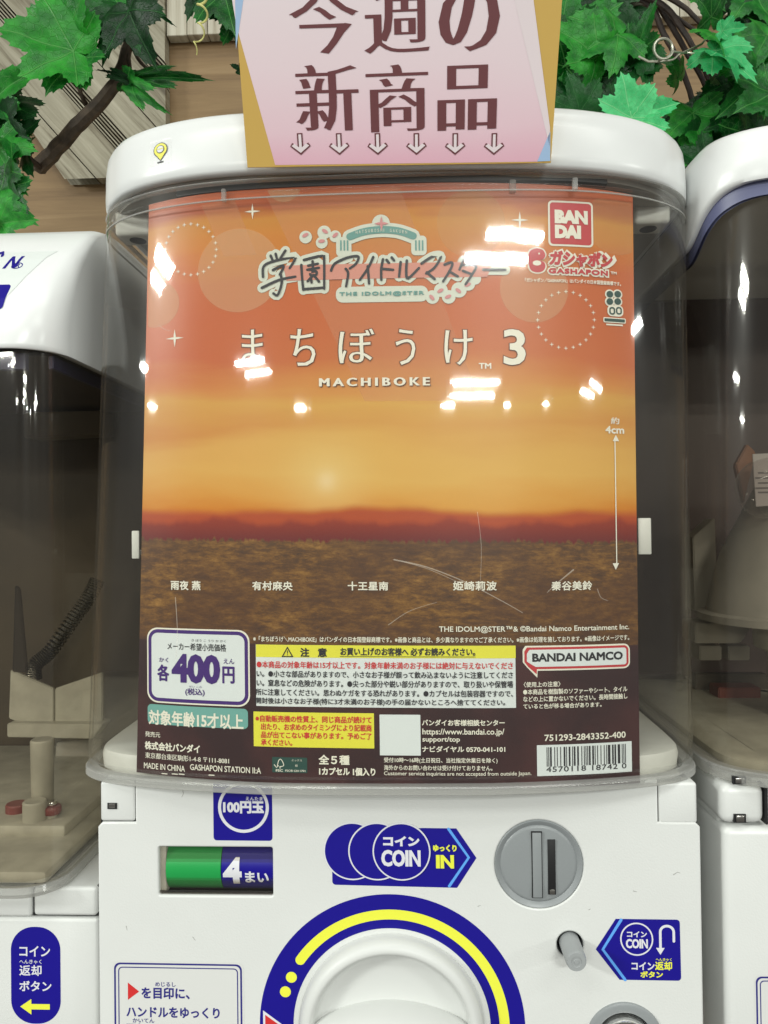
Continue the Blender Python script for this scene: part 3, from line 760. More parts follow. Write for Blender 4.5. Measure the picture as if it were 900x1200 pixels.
# lock
lx, lz = fxz(front_s, 732, 1219)
lk = link('lock', lathe_y(lx, lz, [(.0218, FRONT_Y+.006), (.0222, FRONT_Y+.0006), (.0218, FRONT_Y-.0012), (.0205, FRONT_Y-.0018), (.0165, FRONT_Y-.0012), (.0158, FRONT_Y+.0015), (.0155, FRONT_Y+.004)], 64), GREY, mach)
link('lock_ring', lathe_y(lx, lz-.0005, [(.0152, FRONT_Y+.003), (.0152, FRONT_Y-.0045), (.0145, FRONT_Y-.0058), (.0132, FRONT_Y-.0058), (.0122, FRONT_Y-.0040), (.0105, FRONT_Y-.003)], 64), CHROME, lk)
link('lock_barrel', lathe_y(lx, lz-.0005, [(.0104, FRONT_Y+.002), (.0104, FRONT_Y-.0052), (.0098, FRONT_Y-.0058), (.0005, FRONT_Y-.0058)], 48), BRASS, lk)

# dial
kx, kz = fxz(front_s, *KC)
kn = link('dial', lathe_y(kx, kz, [(.0540, FRONT_Y+.012), (.0542, FRONT_Y+.001), (.0538, FRONT_Y-.0040), (.0528, FRONT_Y-.0072), (.0508, FRONT_Y-.0094), (.0485, FRONT_Y-.0102), (.0468, FRONT_Y-.0096), (.0454, FRONT_Y-.0066), (.0442, FRONT_Y-.0030), (.041, FRONT_Y-.0012), (.030, FRONT_Y-.0016), (.015, FRONT_Y-.0020), (.0005, FRONT_Y-.0020)], 128), DIALW, mach, angle=70)
bm = bmesh.new(); bmesh.ops.create_uvsphere(bm, u_segments=64, v_segments=32, radius=1)
for v in bm.verts:
    x, y, z = v.co
    v.co = Vector((kx+.0462*x, FRONT_Y-.006+.024*y*(1-.25*abs(x)), Z0+kz+.0165*z*(1-.32*x*x)+.0008))
me = bpy.data.meshes.new('m'); bm.to_mesh(me); bm.free(); link('dial_grip', me, DIALW, kn, angle=80)
kb = link('dial_recess', lathe_y(kx, kz, [(.0556, FRONT_Y+.012), (.0556, FRONT_Y+.0046)], 96), GREY, kn)  # grey tone paints the thin shadow line round the dial

# printed stickers on the front: part > lettering
S = front_s
st = shape(S, rrect(250, 916, 319, 985, 4), 'coin_value_sticker', BLUE, mach, 1)
shape(S, [circ(285.3, 946, 29.8), circ(285.3, 946, 26.2)], 'ring', WP, st, 2)
text(S, '100円玉', (261.5, 938.5, 309.5, 953), WP, st, 2, bold=.75)
text(S, 'えんたま', (288, 933.5, 308, 938), WP, st, 2, bold=.1)

st = shape(S, [(494, 970)]+[(535, 970.2), (558, 1004.5), (535, 1039.6)]+circ(393, 1033.5, 4.2, 6, 90, 180)+[(388.8, 1000), (420, 985)], 'coin_insert_sticker', BLUE, mach, 1)
for i, cx_ in enumerate((413, 442, 470.5)):
    shape(S, circ(cx_, 997.3, 33.9, 64), 'disc', WP, st, 2+3*i); shape(S, circ(cx_, 997.3, 32.2, 64), 'disc', BLUE, st, 3+3*i)
shape(S, stroke([(526, 971.4), (549.3, 1004.6), (526, 1038.4)], 3.2), 'chevron', CYAN, st, 2)
text(S, 'コイン', (449, 979, 491.5, 990.7), WP, st, 10, bold=.75)
text(S, 'COIN', (447, 995, 493, 1014.4), WP, st, 10, bold=1.0)
text(S, 'ゆっくり', (507.5, 989, 535, 997), YEL, st, 10, bold=.45)
text(S, 'IN', (511, 1001, 532, 1016.7), YEL, st, 10, bold=1.2)

st = shape(S, [(698, 1113), (722, 1077)]+circ(793, 1081, 4, 6, 270, 360)+circ(793.5, 1144.4, 4, 6, 0, 90)+[(725.5, 1148.4)], 'coin_return_sticker', BLUE, mach, 1)
shape(S, stroke([(728.3, 1077.6), (706.3, 1112.6), (732, 1147.8)], 3.4), 'chevron', CYAN, st, 2)
shape(S, [circ(746, 1100.4, 19.4), circ(746, 1100.4, 17.7)], 'ring', WP, st, 2)
text(S, 'コイン', (734.6, 1091, 758, 1098), WP, st, 2, bold=.3)
text(S, 'COIN', (733.4, 1100, 759.2, 1111), WP, st, 2, bold=.55)
shape(S, stroke([(789.5, 1102.8), (789.5, 1093)]+[(781.6+7.9*cos(radians(a)), 1092-7*sin(radians(a))) for a in range(0, 181, 15)]+[(773.7, 1112)], 3.0), 'arrow_line', WP, st, 2)
shape(S, [(768.6, 1110.5), (778.8, 1110.5), (773.7, 1118.6)], 'arrow_head', WP, st, 3)
text(S, 'コイン', (740, 1127, 767, 1136.4), WP, st, 2, bold=.35); text(S, '返却', (767.6, 1126.4, 787.5, 1136.6), YEL, st, 2, bold=.3)
text(S, 'へんきゃく', (768.4, 1122.4, 787, 1125.8), YEL, st, 2, bold=.05)
text(S, 'ボタン', (750.5, 1137.8, 776.8, 1145.4), YEL, st, 2, bold=.35)

st = shape(S, rrect(131.5, 1126.5, 286, 1260, 8), 'instruction_sticker', STW, mach, 1)
shape(S, [rrect(134, 1128.8, 283.8, 1258, 7), rrect(136, 1130.8, 281.8, 1256, 6)], 'border', NAVY, st, 2)
shape(S, [rrect(138.8, 1133.6, 279.2, 1253, 5), rrect(140, 1134.8, 278, 1252, 4)], 'border', NAVY, st, 2)
shape(S, [(150, 1151.3), (150, 1171.6), (163.2, 1161.6)], 'red_pointer', REDP, st, 2)
text(S, 'を目印に、', (166, 1156.5, 222.5, 1170), NAVY, st, 2, bold=.45)
text(S, 'めじるし', (182, 1150.5, 206, 1155.8), NAVY, st, 2, bold=.1)
text(S, 'ハンドルをゆっくり', (148.4, 1179, 257.6, 1191.6), NAVY, st, 2, bold=.4)
text(S, 'かいてん', (155.6, 1192.8, 181, 1198), NAVY, st, 2, bold=.1)
text(S, '回転させてください', (148.4, 1199, 260, 1212), NAVY, st, 2, bold=.4)

st = shape(S, [circ(*KC, 155.5, 128), circ(*KC, 115.5, 128)], 'dial_ring_sticker', BLUE, mach, 1)
def arc(cx, cy, r, a0, a1, n=60): return [(cx+r*cos(radians(a0+(a1-a0)*i/n)), cy+r*sin(radians(a0+(a1-a0)*i/n))) for i in range(n+1)]
shape(S, stroke(arc(*KC, 131.5, -144.5, 40, 90), 11.6, n=10), 'yellow_arc', YEL, st, 2)
shape(S, circ(341.5, 1145, 6.4, 24), 'yellow_dot', YEL, st, 2); shape(S, circ(334.5, 1162, 6.4, 24), 'yellow_dot', YEL, st, 2)
shape(S, [(308.5, 1184), (308.5, 1218), (332, 1201)], 'pointer_outline', WP, st, 2); shape(S, [(311, 1189), (311, 1214), (328, 1201)], 'red_pointer', REDP, st, 3)

# round pin sticker on the lid
st = shape(lid_s, rrect(175.5, 164, 201, 193.5, 2.5), 'pin_sticker', FILM, mach, 1)
def drop(cx, cy, r, tail):
    a0 = 52; return [(cx+r*cos(radians(a)), cy+r*sin(radians(a))) for a in range(90+a0-10, 90-a0+10+360+1, 12)]+[(cx, cy+tail)]
shape(lid_s, drop(188.3, 175.6, 8.3, 13.5), 'pin_outline', INK, st, 2); shape(lid_s, drop(188.3, 175.6, 7.3, 12), 'pin_mark', YELP, st, 3)
shape(lid_s, circ(188.3, 175.2, 4.6, 24), 'pin_centre', INK, st, 4); shape(lid_s, circ(188.3, 175.2, 3.8, 24), 'pin_centre', WP, st, 5)
shape(lid_s, rrect(184.6, 174.2, 192, 175.2, .3), 'pin_line', YELP, st, 6)
shape(lid_s, rrect(184.4, 189.2, 191.8, 191, .6), 'pin_caption', INK, st, 2)

# ================================================================== THE POSTER INSIDE THE CASE
post = thing('poster', 'orange sunset poster with Japanese print hanging inside the clear middle case', 'poster', (XC, .01, Z0-.147))
S = poster_s
TLc, TRc, BLc, BRc = S.hit(174.5, 240), S.hit(741.5, 228.5), S.hit(160, 905), S.hit(750, 917.5)
NU, NV = 60, 40; V, UV, Fc = [], [], []
for side in (0, 1):
    for j in range(NV+1):
        v = j/NV
        for i in range(NU+1):
            u = i/NU
            x = (TLc[0]*(1-u)+TRc[0]*u)*(1-v)+(BLc[0]*(1-u)+BRc[0]*u)*v; z = (TLc[1]*(1-u)+TRc[1]*u)*(1-v)+(BLc[1]*(1-u)+BRc[1]*u)*v
            z += .0030*sin(pi*u)*(1-v)**4
            V.append(S.put(x, z, 0 if side == 0 else -.0003)); UV.append((u, v))
n1 = (NU+1)*(NV+1)
for j in range(NV):
    for i in range(NU):
        a = j*(NU+1)+i; Fc.append((a, a+1, a+NU+2, a+NU+1)); Fc.append((n1+a, n1+a+NU+1, n1+a+NU+2, n1+a+1))
edge = [i for i in range(NU+1)]+[(j*(NU+1)+NU) for j in range(1, NV+1)]+[NV*(NU+1)+i for i in range(NU-1, -1, -1)]+[j*(NU+1) for j in range(NV-1, 0, -1)]
for a, b in zip(edge, edge[1:]+edge[:1]): Fc.append((b, a, n1+a, n1+b))
link('poster_sheet', pydata(V, Fc, UV), POSTER, post, angle=60)
for nm, mt, lst in (('beam', BEAM, [[(312, 226), (470, 220), (560, 470), (426, 470)], [(236, 238), (275, 234), (300, 300), (262, 300)]]),):
    for c in lst: shape(S, c, nm, mt, post, 1)
for (x, y, r, m) in ((280, 317, 49, BOKEH), (176, 356, 1, None), (333, 236, 1, None), (626, 338, 40, BOKEH), (552, 262, 40, BOKEH2)):
    if m: shape(S, circ(x, y, r, 64), 'bokeh_disc', m, post, 2)
# discs cut by the sheet's edge
def clipc(x, y, r, f): return [f(*p) for p in circ(x, y, r, 64)]
shape(S, clipc(183, 356, 27, lambda a, b: (max(a, 173.5), b)), 'bokeh_disc', BOKEH, post, 2)
shape(S, clipc(333, 217, 20, lambda a, b: (a, max(b, 222))), 'bokeh_disc', BOKEH, post, 2)
shape(S, clipc(722, 262, 36, lambda a, b: (min(a, 741), max(b, 234))), 'bokeh_disc', BOKEH2, post, 2)
for (cx, cy, r) in ((224, 292.5, 29.8), (663, 375, 33.2)):
    for k in range(24):
        a = 2*pi*k/24; shape(S, star4(cx+r*cos(a), cy+r*sin(a), 2.7, .22), 'small_sparkle', CREAM, post, 3)
for (x, y, r) in ((296, 248, 9.5), (205, 396.5, 10.5), (609, 258, 10)): shape(S, star4(x, y, r), 'sparkle', CREAM, post, 3)

# logo
def Z2(l): return [(270+x/5, 240+y/5) for x, y in l]
def Z3(l): return [(440+x/5, 240+y/5) for x, y in l]
ink = [Z2(l) for l in ([(232, 285), (247, 320)], [(262, 275), (272, 314)], [(320, 258), (290, 302)], [(185, 408), (188, 350), (235, 322), (365, 296), (380, 304), (345, 362)],
       [(245, 370), (298, 346), (308, 356), (285, 398)], [(177, 473), (280, 430), (378, 413)], [(290, 395), (297, 440), (285, 490), (268, 520), (246, 508)],
       [(414, 345), (418, 420), (424, 492)], [(430, 316), (535, 293), (549, 303), (548, 488)], [(424, 488), (548, 481)],
       [(455, 350), (512, 340)], [(481, 326), (483, 368)], [(450, 374), (518, 364)], [(466, 388), (500, 384), (502, 404), (470, 408), (466, 388)], [(484, 406), (450, 442)], [(488, 408), (518, 446)], [(470, 424), (474, 450)],
       [(590, 382), (612, 342), (680, 310), (740, 300), (752, 312), (736, 345), (700, 372)], [(676, 374), (690, 402), (677, 476)],
       [(838, 308), (808, 370), (758, 440)], [(805, 362), (812, 462)])]
ink += [Z3(l) for l in ([(45, 322), (34, 380), (34, 442)], [(42, 378), (104, 384)], [(66, 326), (80, 344)], [(96, 312), (110, 330)], [(148, 340), (138, 424)],
       [(184, 332), (180, 400), (190, 436), (254, 376)], [(270, 350), (330, 312), (374, 304), (380, 320), (345, 375), (296, 408)], [(300, 402), (345, 442)],
       [(404, 358), (446, 346), (440, 382), (394, 456)], [(430, 398), (480, 428)], [(512, 336), (490, 388)], [(500, 362), (584, 366), (566, 412), (524, 474)], [(510, 396), (556, 414)], [(628, 390), (756, 391)])]
lg = strokes(S, [stroke(spline2(l, 3), 11.5) for l in ink], 'logo_halo', MINTW, post, 3, anchor=(447, 315))
rib = spline2([(410, 277), (427, 271.5), (447, 269.5), (467, 271.5), (484, 277.5)], 6)
strokes(S, [rrect(393, 335.5, 501, 354, 8), stroke(rib, 17), rrect(394, 277, 412, 300, 5), rrect(482, 277, 500, 300, 5), circ(447, 262, 10.5, 24)]+[circ(x, y, r, 20) for x, y, r in ((358, 276, 7.5), (380, 271, 8), (377, 283, 7), (393, 276, 7), (506, 349, 8), (516, 341, 8), (525, 349, 8), (537, 341, 9), (548, 334, 8), (556, 328, 7))],
        'emblem_halo', MINTW, post, 4)
shape(S, [(331, 309), (578, 308.5), (570, 326), (335, 327)], 'logo_band', BANDP, post, 5)
strokes(S, [stroke(spline2(l, 4), 3.1, 2.8) for l in ink], 'logo_lettering', INK, post, 7, anchor=(447, 315))
shape(S, stroke(rib, 8.5), 'ribbon', TEAL, post, 6)
for x in (399.6, 403.6, 407.4, 487.4, 491.4, 495.2): shape(S, rrect(x-.9, 282, x+.9, 294, .4), 'ribbon_bar', TEAL, post, 6)
shape(S, star4(447, 262.5, 8.5, .24), 'pink_star', PINKP, post, 8)
for i, ch in enumerate('HATSUBOSHI GAKUEN'):
    if ch == ' ': continue
    x = 417+i*3.62; y = 270.6+((x-447)/30)**2*2.6; text(S, ch, (x, y-2.1, x+(2.2 if ch != 'I' else .7), y+1.6), MINTW, post, 8, bold=.05)
text(S, 'THE iDOLM@STER', (398, 342.4, 497, 348.4), TEAL, post, 7, bold=.35, spacing=1.25)
for x, y, a in ((358, 276, -.5), (381, 271.5, .6), (377, 283, -.1), (393, 276, -.7), (506, 349, .9), (516, 341, -.5), (525, 348, -.4), (537, 341, .7), (548, 334, -.4)):
    shape(S, [(x+4*cos(t)*cos(a)-2.1*sin(t)*sin(a), y+4*cos(t)*sin(a)+2.1*sin(t)*cos(a)) for t in [2*pi*k/14 for k in range(14)]], 'petal', PINKP, post, 7)

# title in book type: thick stems, thin bars
for ch, bx4 in (('ま', (284, 387, 309, 429)), ('ち', (341, 386, 370, 429)), ('ぼ', (397, 386, 439, 426)), ('う', (464, 386, 487, 428)), ('け', (521, 387, 554, 428)), ('3', (590, 386, 616, 428))):
    thick = (1.5, 1.0) if ch == '3' else (.42, -.25)
    a, b, c, d = bx4; text(S, ch, (a-1.1, b-1.1, c+1.1, d+1.1), SHADOWINK, post, 4, bx=thick[0]+1.2, by=thick[1]+1.2, name='title_outline')
    text(S, ch, bx4, CREAM, post, 6, bx=thick[0], by=thick[1], name='title_lettering')
text(S, 'MACHIBOKE', (375, 444.4, 505, 454.4), SHADOWINK, post, 4, bold=.9, spacing=1.5); text(S, 'MACHIBOKE', (374, 443.4, 504, 453.2), CREAM, post, 6, bx=.9, by=.25, spacing=1.5)
text(S, 'TM', (561, 425.6, 575.6, 432.4), CREAM, post, 6, bold=.3)

# maker's marks, upper right
st = shape(S, rrect(642.4, 236, 695, 289, 5), 'maker_logo', CREAM, post, 3); shape(S, rrect(644.6, 238.2, 692.8, 286.8, 3.5), 'red_square', REDD, st, 4)
text(S, 'BAN', (649.7, 246, 688.3, 262), CREAM, st, 6, bold=1.5); text(S, 'DAI', (650, 263.6, 680.5, 279.4), CREAM, st, 6, bold=1.5)
cap = [(629, 291), (636, 293), (639, 299), (636.5, 303.6), (632, 305), (637, 307), (639, 312), (636, 317.6), (629, 319.5), (622, 317), (619.4, 310), (619, 300), (622, 293.5)]
shape(S, [(629+(x-629)*1.14, 305+(y-305)*1.1) for x, y in spline2(cap+cap[:1], 4)[:-1]], 'capsule_mark', CREAM, post, 3); shape(S, spline2(cap+cap[:1], 4)[:-1], 'capsule_mark', REDD, post, 4)
shape(S, circ(629, 308.5, 5, 24, ry=3.0), 'capsule_mark', CREAM, post, 5); shape(S, circ(631.5, 297.5, 1.1, 12), 'capsule_mark', CREAM, post, 5)
text(S, 'ガシャポン', (641, 291.4, 721, 313.8), CREAM, post, 4, bold=2.6, slant=.12); text(S, 'ガシャポン', (643, 293.4, 716.4, 311.8), REDD, post, 6, bold=1.05, slant=.12)
text(S, 'GASHAPON', (641, 312.6, 713.4, 322.6), CREAM, post, 4, bold=2.0, spacing=1.15); text(S, 'GASHAPON', (642.6, 314.4, 711.8, 320.8), REDD, post, 6, bold=.6, spacing=1.15)
text(S, 'TM', (715, 318.4, 722, 321.6), CREAM, post, 6, bold=.2)
text(S, '「ガシャポン／GASHAPON」はバンダイの日本国登録商標です。', (615, 326, 727, 331), CREAM, post, 6, bold=.12)
for k, (dx, dy) in enumerate(((-4.6, -4.4), (4.6, -4.4), (-4.6, 4.2), (4.6, 4.2))):
    shape(S, circ(718.8+dx, 349.4+dy, 5.6, 20), 'leaf_badge', CREAM, post, 3); shape(S, circ(718.8+dx, 349.4+dy, 3.9, 20), 'leaf_badge', DKGREEN, post, 5)
shape(S, rrect(711.5, 358, 730, 371, 5), 'leaf_badge', CREAM, post, 4); shape(S, [rrect(713.5, 360, 720.4, 369, 3), rrect(715.2, 361.8, 718.7, 367.2, 1.4)], 'leaf_badge', DKGREEN, post, 5); shape(S, [rrect(721.4, 360, 728.2, 369, 3), rrect(723, 361.8, 726.6, 367.2, 1.4)], 'leaf_badge', DKGREEN, post, 5)
shape(S, rrect(706.8, 372.6, 733, 378.6, 1.5), 'leaf_badge', CREAM, post, 4); shape(S, rrect(708, 373.8, 731.8, 377.4, .8), 'leaf_badge', DKGREEN, post, 5); shape(S, rrect(710, 380, 729.6, 381.8, .5), 'leaf_badge', CREAM, post, 4)

# names of the five kinds, height arrow
for s, b4 in (('雨夜 燕', (200.6, 680, 235.4, 691)), ('有村麻央', (296, 681, 343, 691.6)), ('十王星南', (407.6, 681.4, 455, 691.8)), ('姫崎莉波', (531, 681, 582, 692)), ('秦谷美鈴', (646, 681, 693.6, 692))):
    text(S, s, b4, CREAM, post, 4, bold=.28, name='name_lettering', spacing=1.08)
text(S, '約', (715.4, 489, 725.4, 497), CREAM, post, 4, bold=.15); text(S, '4cm', (709, 499, 731, 508), CREAM, post, 4, bold=.35)
shape(S, rrect(720.7, 514, 721.9, 664, .3), 'height_arrow', CREAM, post, 4); shape(S, [(717.6, 517), (725, 517), (721.3, 509.6)], 'height_arrow', CREAM, post, 4); shape(S, [(717.6, 660), (725, 660), (721.3, 667.6)], 'height_arrow', CREAM, post, 4)
text(S, 'THE IDOLM@STER™& ©Bandai Namco Entertainment Inc.', (514.5, 733.6, 737, 742), CREAM, post, 4, bold=.12)
text(S, '※「まちぼうけ＼MACHIBOKE」はバンダイの日本国登録商標です。※画像と商品とは、多少異なりますのでご了承ください。※画像は処理を施しております。※画像はイメージです。', (297, 745, 737, 751.6), CREAM, post, 4, bold=.1)

# price label
st = shape(S, rrect(170.6, 737, 291.4, 826, 13), 'price_label', CREAM, post, 2); shape(S, rrect(172.4, 738.8, 289.6, 824.2, 12), 'frame', PURPLE, st, 3); shape(S, rrect(176.4, 743, 285.8, 820, 8), 'panel', LABELW, st, 4)
text(S, 'メーカー希望小売価格', (196.7, 752.4, 265.4, 761), INK, st, 6, bold=.12); text(S, 'き ぼう こ うり か かく', (225, 748.6, 265, 751.6), INK, st, 6)
text(S, '各', (185, 778, 199, 797.6), PURPLE, st, 6, bold=.6); text(S, 'かく', (187, 770, 198, 775.4), PURPLE, st, 6, bold=.1)
text(S, '400', (201.8, 765.4, 258.6, 799.4), PURPLE, st, 6, bold=1.9)
text(S, '円', (261, 780.6, 275.4, 800.6), PURPLE, st, 6, bold=.6); text(S, 'えん', (262.4, 771.6, 275, 777.6), PURPLE, st, 6, bold=.1)
text(S, '(税込)', (217.6, 806, 240.4, 815), PURPLE, st, 6, bold=.2); text(S, 'ぜい こみ', (222, 803, 237, 805.4), PURPLE, st, 6)
st = shape(S, rrect(171.4, 828.2, 289.4, 851.6, 5), 'age_label', TEALD, post, 2); text(S, '対象年齢15才以上', (174.8, 831, 285.6, 848.6), CREAM, st, 4, bold=.45)
text(S, '発売元', (170.5, 856.6, 188, 862.8), CREAM, post, 3, bold=.05); text(S, '株式会社バンダイ', (170, 868, 234.5, 877.8), CREAM, post, 3, bold=.3)
text(S, '東京都台東区駒形1-4-8 〒111-8081', (170.5, 881, 268.6, 888), CREAM, post, 3, bx=.12, by=-.02)
text(S, 'MADE IN CHINA', (169, 893, 217, 900), CREAM, post, 3, bold=.1); text(S, 'GASHAPON STATION II:A', (223, 895, 306, 902), CREAM, post, 3, bold=.1)

# caution panel
st = shape(S, rrect(298.2, 756.4, 603.6, 829.2, .6), 'caution_label', LABELW, post, 2); shape(S, rrect(298.2, 756.4, 603.6, 771.2, .4), 'heading_band', YELP, st, 3)
tri = [(337, 757.4), (344, 769.8), (330, 769.8)]; shape(S, [tri, [(337, 759.8), (341.8, 768.6), (332.2, 768.6)]], 'warning_triangle', INK, st, 5); shape(S, rrect(336.5, 762, 337.5, 765.8, .2), 'warning_triangle', INK, st, 5); shape(S, circ(337, 767.2, .6, 8), 'warning_triangle', INK, st, 5)
text(S, '注', (352, 759, 362.6, 769.6), INK, st, 5, bold=.4); text(S, '意', (372.6, 759, 383.2, 769.8), INK, st, 5, bold=.4)
text(S, 'お買い上げのお客様へ 必ずお読みください。', (399, 758.6, 557, 768), INK, st, 5, bold=.3); shape(S, rrect(398, 769.2, 557, 769.8, .1), 'underline', INK, st, 5)
RL = (('●本商品の対象年齢は15才以上です。対象年齢未満のお子様には絶対に与えないでくださ', 301, 774, 601, 782.4, REDP), ('い。●小さな部品がありますので、小さなお子様が誤って飲み込まないように注意してくださ', 301, 785, 601, 793, INK),
      ('い。窒息などの危険があります。●尖った部分や鋭い部分がありますので、取り扱いや保管場', 301, 795.6, 601, 803.8, INK), ('所に注意してください。思わぬケガをする恐れがあります。●カプセルは包装容器ですので、', 299.8, 806.4, 601, 814.4, INK),
      ('開封後は小さなお子様(特に3才未満のお子様)の手の届かないところへ捨ててください。', 299.8, 816.8, 592, 825.2, INK))
for s, a, b, c, d, m in RL: text(S, s, (a, b, c, d), m, st, 5, bold=.17)
st = shape(S, rrect(296.6, 835, 438, 876, .5), 'notice_label', YELP, post, 2)
for s, a, b, c, d in (('※自動販売機の性質上、同じ商品が続けて', 299.6, 837.4, 435.6, 845.4), ('出たり、お求めのタイミングにより記載商', 306, 847, 435.6, 855), ('品が出てこない事があります。予めご了', 306, 856.6, 435.6, 864.4), ('承ください。', 306, 865.8, 342.6, 873)):
    text(S, s, (a, b, c, d), REDP, st, 4, bold=.2)
shape(S, rrect(445, 837.4, 492.8, 885.2, .5), 'blank_square_label', LABELW, post, 2)
for s, b4, bo in (('バンダイお客様相談センター', (494.6, 843, 591.4, 850.4), .2), ('https://www.bandai.co.jp/', (495, 853.6, 591, 862.6), .15), ('support/top', (495, 863, 539, 870.6), .15), ('ナビダイヤル 0570-041-101', (494.6, 874, 592, 881.2), .2),
                  ('受付10時～16時(土日祝日、当社指定休業日を除く)', (450, 887.4, 583, 894.2), .1), ('海外からのお問い合わせは受け付けておりません。', (450, 896.2, 577, 902.4), .1), ('Customer service inquiries are not accepted from outside Japan.', (450, 903.6, 622.6, 909.6), .05)):
    text(S, s, b4, CREAM, post, 3, bold=bo)
# paper mark
st = shape(S, rrect(319, 887.4, 360, 905.4, 1), 'paper_mark', DKGREEN, post, 2)
shape(S, stroke([(321.6, 896), (324.2, 899.2), (326.4, 897)], .9), 'tree_mark', CREAM, st, 3); shape(S, stroke(spline2([(325, 898.4), (326.6, 891.4), (329, 889.4), (331.6, 893), (332.4, 897), (328, 898.4)], 3), .8), 'tree_mark', CREAM, st, 3); shape(S, rrect(327.8, 897.6, 328.8, 900.6, .2), 'tree_mark', CREAM, st, 3)
text(S, 'FSC', (323.4, 901.2, 331.6, 904), CREAM, st, 3, bold=.1); text(S, 'ミックス', (342, 889.6, 354, 892), CREAM, st, 3); text(S, '紙', (346, 895.6, 349, 898.4), CREAM, st, 3); text(S, 'FSC® C011701', (334.4, 901.6, 358, 904), CREAM, st, 3, bold=.05)
text(S, '全５種', (373.6, 884.2, 409.8, 895.8), CREAM, post, 3, bold=.4); text(S, '1カプセル 1個入り', (374, 898.8, 440, 908.2), CREAM, post, 3, bold=.35)
# bubble
bub = lambda g: [(618-g, 762-g+3), (621-g, 760.4-g)]+circ(732, 763.4, 3+g, 6, 270, 360)+circ(732, 777.4, 3+g, 6, 0, 90)+([(628+g*.5, 780.4+g), (628+g*.4, 783+g*2.2), (622-g*.8, 780+g*.2)] if g else [(628, 780.4), (622.5, 777)])+[(618-g, 774+g*.2)]
st = shape(S, bub(4.6), 'publisher_label', CREAM, post, 2); shape(S, bub(2.7), 'red_frame', REDD, st, 3); shape(S, bub(0), 'panel', LABELW, st, 4)
text(S, 'BANDAI NAMCO', (623.6, 765.6, 729.4, 775.6), INK, st, 5, bold=.55)
for s, b4 in (('〈使用上の注意〉', (613.6, 799, 656.6, 805.4)), ('●本商品を樹脂製のソファーやシート、タイル', (613, 807.6, 735, 814.2)), ('などの上に置かないでください。長時間接触し', (613, 816, 735, 822.6)), ('ていると色が移る場合があります。', (613, 824.8, 704.8, 830.8))):
    text(S, s, b4, CREAM, post, 3, bold=.12)
text(S, '751293-2843352-400', (638, 860.8, 733, 868.4), CREAM, post, 3, bold=.2)
st = shape(S, rrect(630, 871.4, 741.4, 907.4, .5), 'barcode_label', LABELW, post, 2)
L_ = ["0001101","0011001","0010011","0111101","0100011","0110001","0101111","0111011","0110111","0001011"]
G_ = [''.join('1' if c == '0' else '0' for c in s)[::-1] for s in L_]; R_ = [''.join('1' if c == '0' else '0' for c in s) for s in L_]
par = ["LLLLLL","LLGLGG","LLGGLG","LLGGGL","LGLLGG","LGGLLG","LGGGLL","LGLGLG","LGLGGL","LGGLGL"]
dg_ = '4570118187420'; bits = '101'+''.join((L_ if p == 'L' else G_)[int(c)] for c, p in zip(dg_[1:7], par[4]))+'01010'+''.join(R_[int(c)] for c in dg_[7:])+'101'
bars = []; i = 0
while i < len(bits):
    if bits[i] == '1':
        j = i
        while j < len(bits) and bits[j] == '1': j += 1
        x0 = 641+i*93/95; x1 = 641+j*93/95; bars.append([(x0, 874), (x1, 874), (x1, 896.6), (x0, 896.6)]); i = j
    else: i += 1
shape(S, bars, 'bars', INK, st, 3)
text(S, '4570118 18742 0', (640, 898.4, 734, 904.8), INK, st, 3, bold=.15, spacing=1.1)
# print register ticks on the lower edge
for x in (193, 205, 213, 248): shape(S, rrect(x-3.4, 906+(x-193)*.03, x+3.4, 907.2+(x-193)*.03, .2), 'edge_tick', CREAM, post, 2)
# ================================================================== THE PINK CARD ON THE LID
card = thing('sign_card', 'pink card with gold edges and dark red Japanese lettering standing on the middle lid', 'sign', (0, -.008, Z0+.197))
S = card_s
k0, k1, k2, k3 = S.hit(290, 196), S.hit(645.5, 190.5), S.hit(659, -4), S.hit(274.6, -4)
def ext(a, b, t): return (a[0]+(b[0]-a[0])*t, a[1]+(b[1]-a[1])*t)
ka, kb_ = ext(k0, k3, 1.42), ext(k1, k2, 1.42)
def quad_slab(P4, surf, th, name, m, parent, uv=True):
    V = [surf.put(x, z, 0) for x, z in P4]+[surf.put(x, z, -th) for x, z in P4]
    Fc = [(0, 1, 2, 3), (7, 6, 5, 4)]+[(i, i+4, (i+1) % 4+4, (i+1) % 4) for i in range(4)]
    return link(name, pydata(V, Fc, [(0, 1), (1, 1), (1, 0), (0, 0)]*2), m, parent, sm=False)
quad_slab([k0, k1, kb_, ka], S, .0006, 'card_board', GOLDC, card)
up = lambda x, y: (x, y)
pk = [S.hit(322.5, 193.5), S.hit(630, 189.5), S.hit(644, 175), S.hit(640, 120), S.hit(600, -60), S.hit(262, -60), S.hit(277, 30)]
me = pydata([S.put(x, z, LAY) for x, z in pk], [tuple(range(len(pk)))], [((p[0]-k0[0])/(k1[0]-k0[0]), 1-(p[1]-k0[1])/(ka[1]-k0[1])*1.35) for p in pk], recalc=False)
link('pink_panel', me, CARDPINK, card, sm=False)
def cpoly(px, nm, m, lv): 
    q = [S.hit(*p) for p in px]; return lay(S, q, [tuple(range(len(q)))], nm, m, card, lv*LAY)
cpoly([(593, -40), (620, -40), (644.5, 150), (644, 172)], 'pale_beam', PALEC, 2)
cpoly([(275, -40), (291, -40), (283.5, 12), (276.6, 58)], 'blue_corner', BLUEC, 2)
cpoly([(629.5, 189.4), (644.8, 188.8), (644.8, 154)], 'blue_corner', BLUEC, 2)
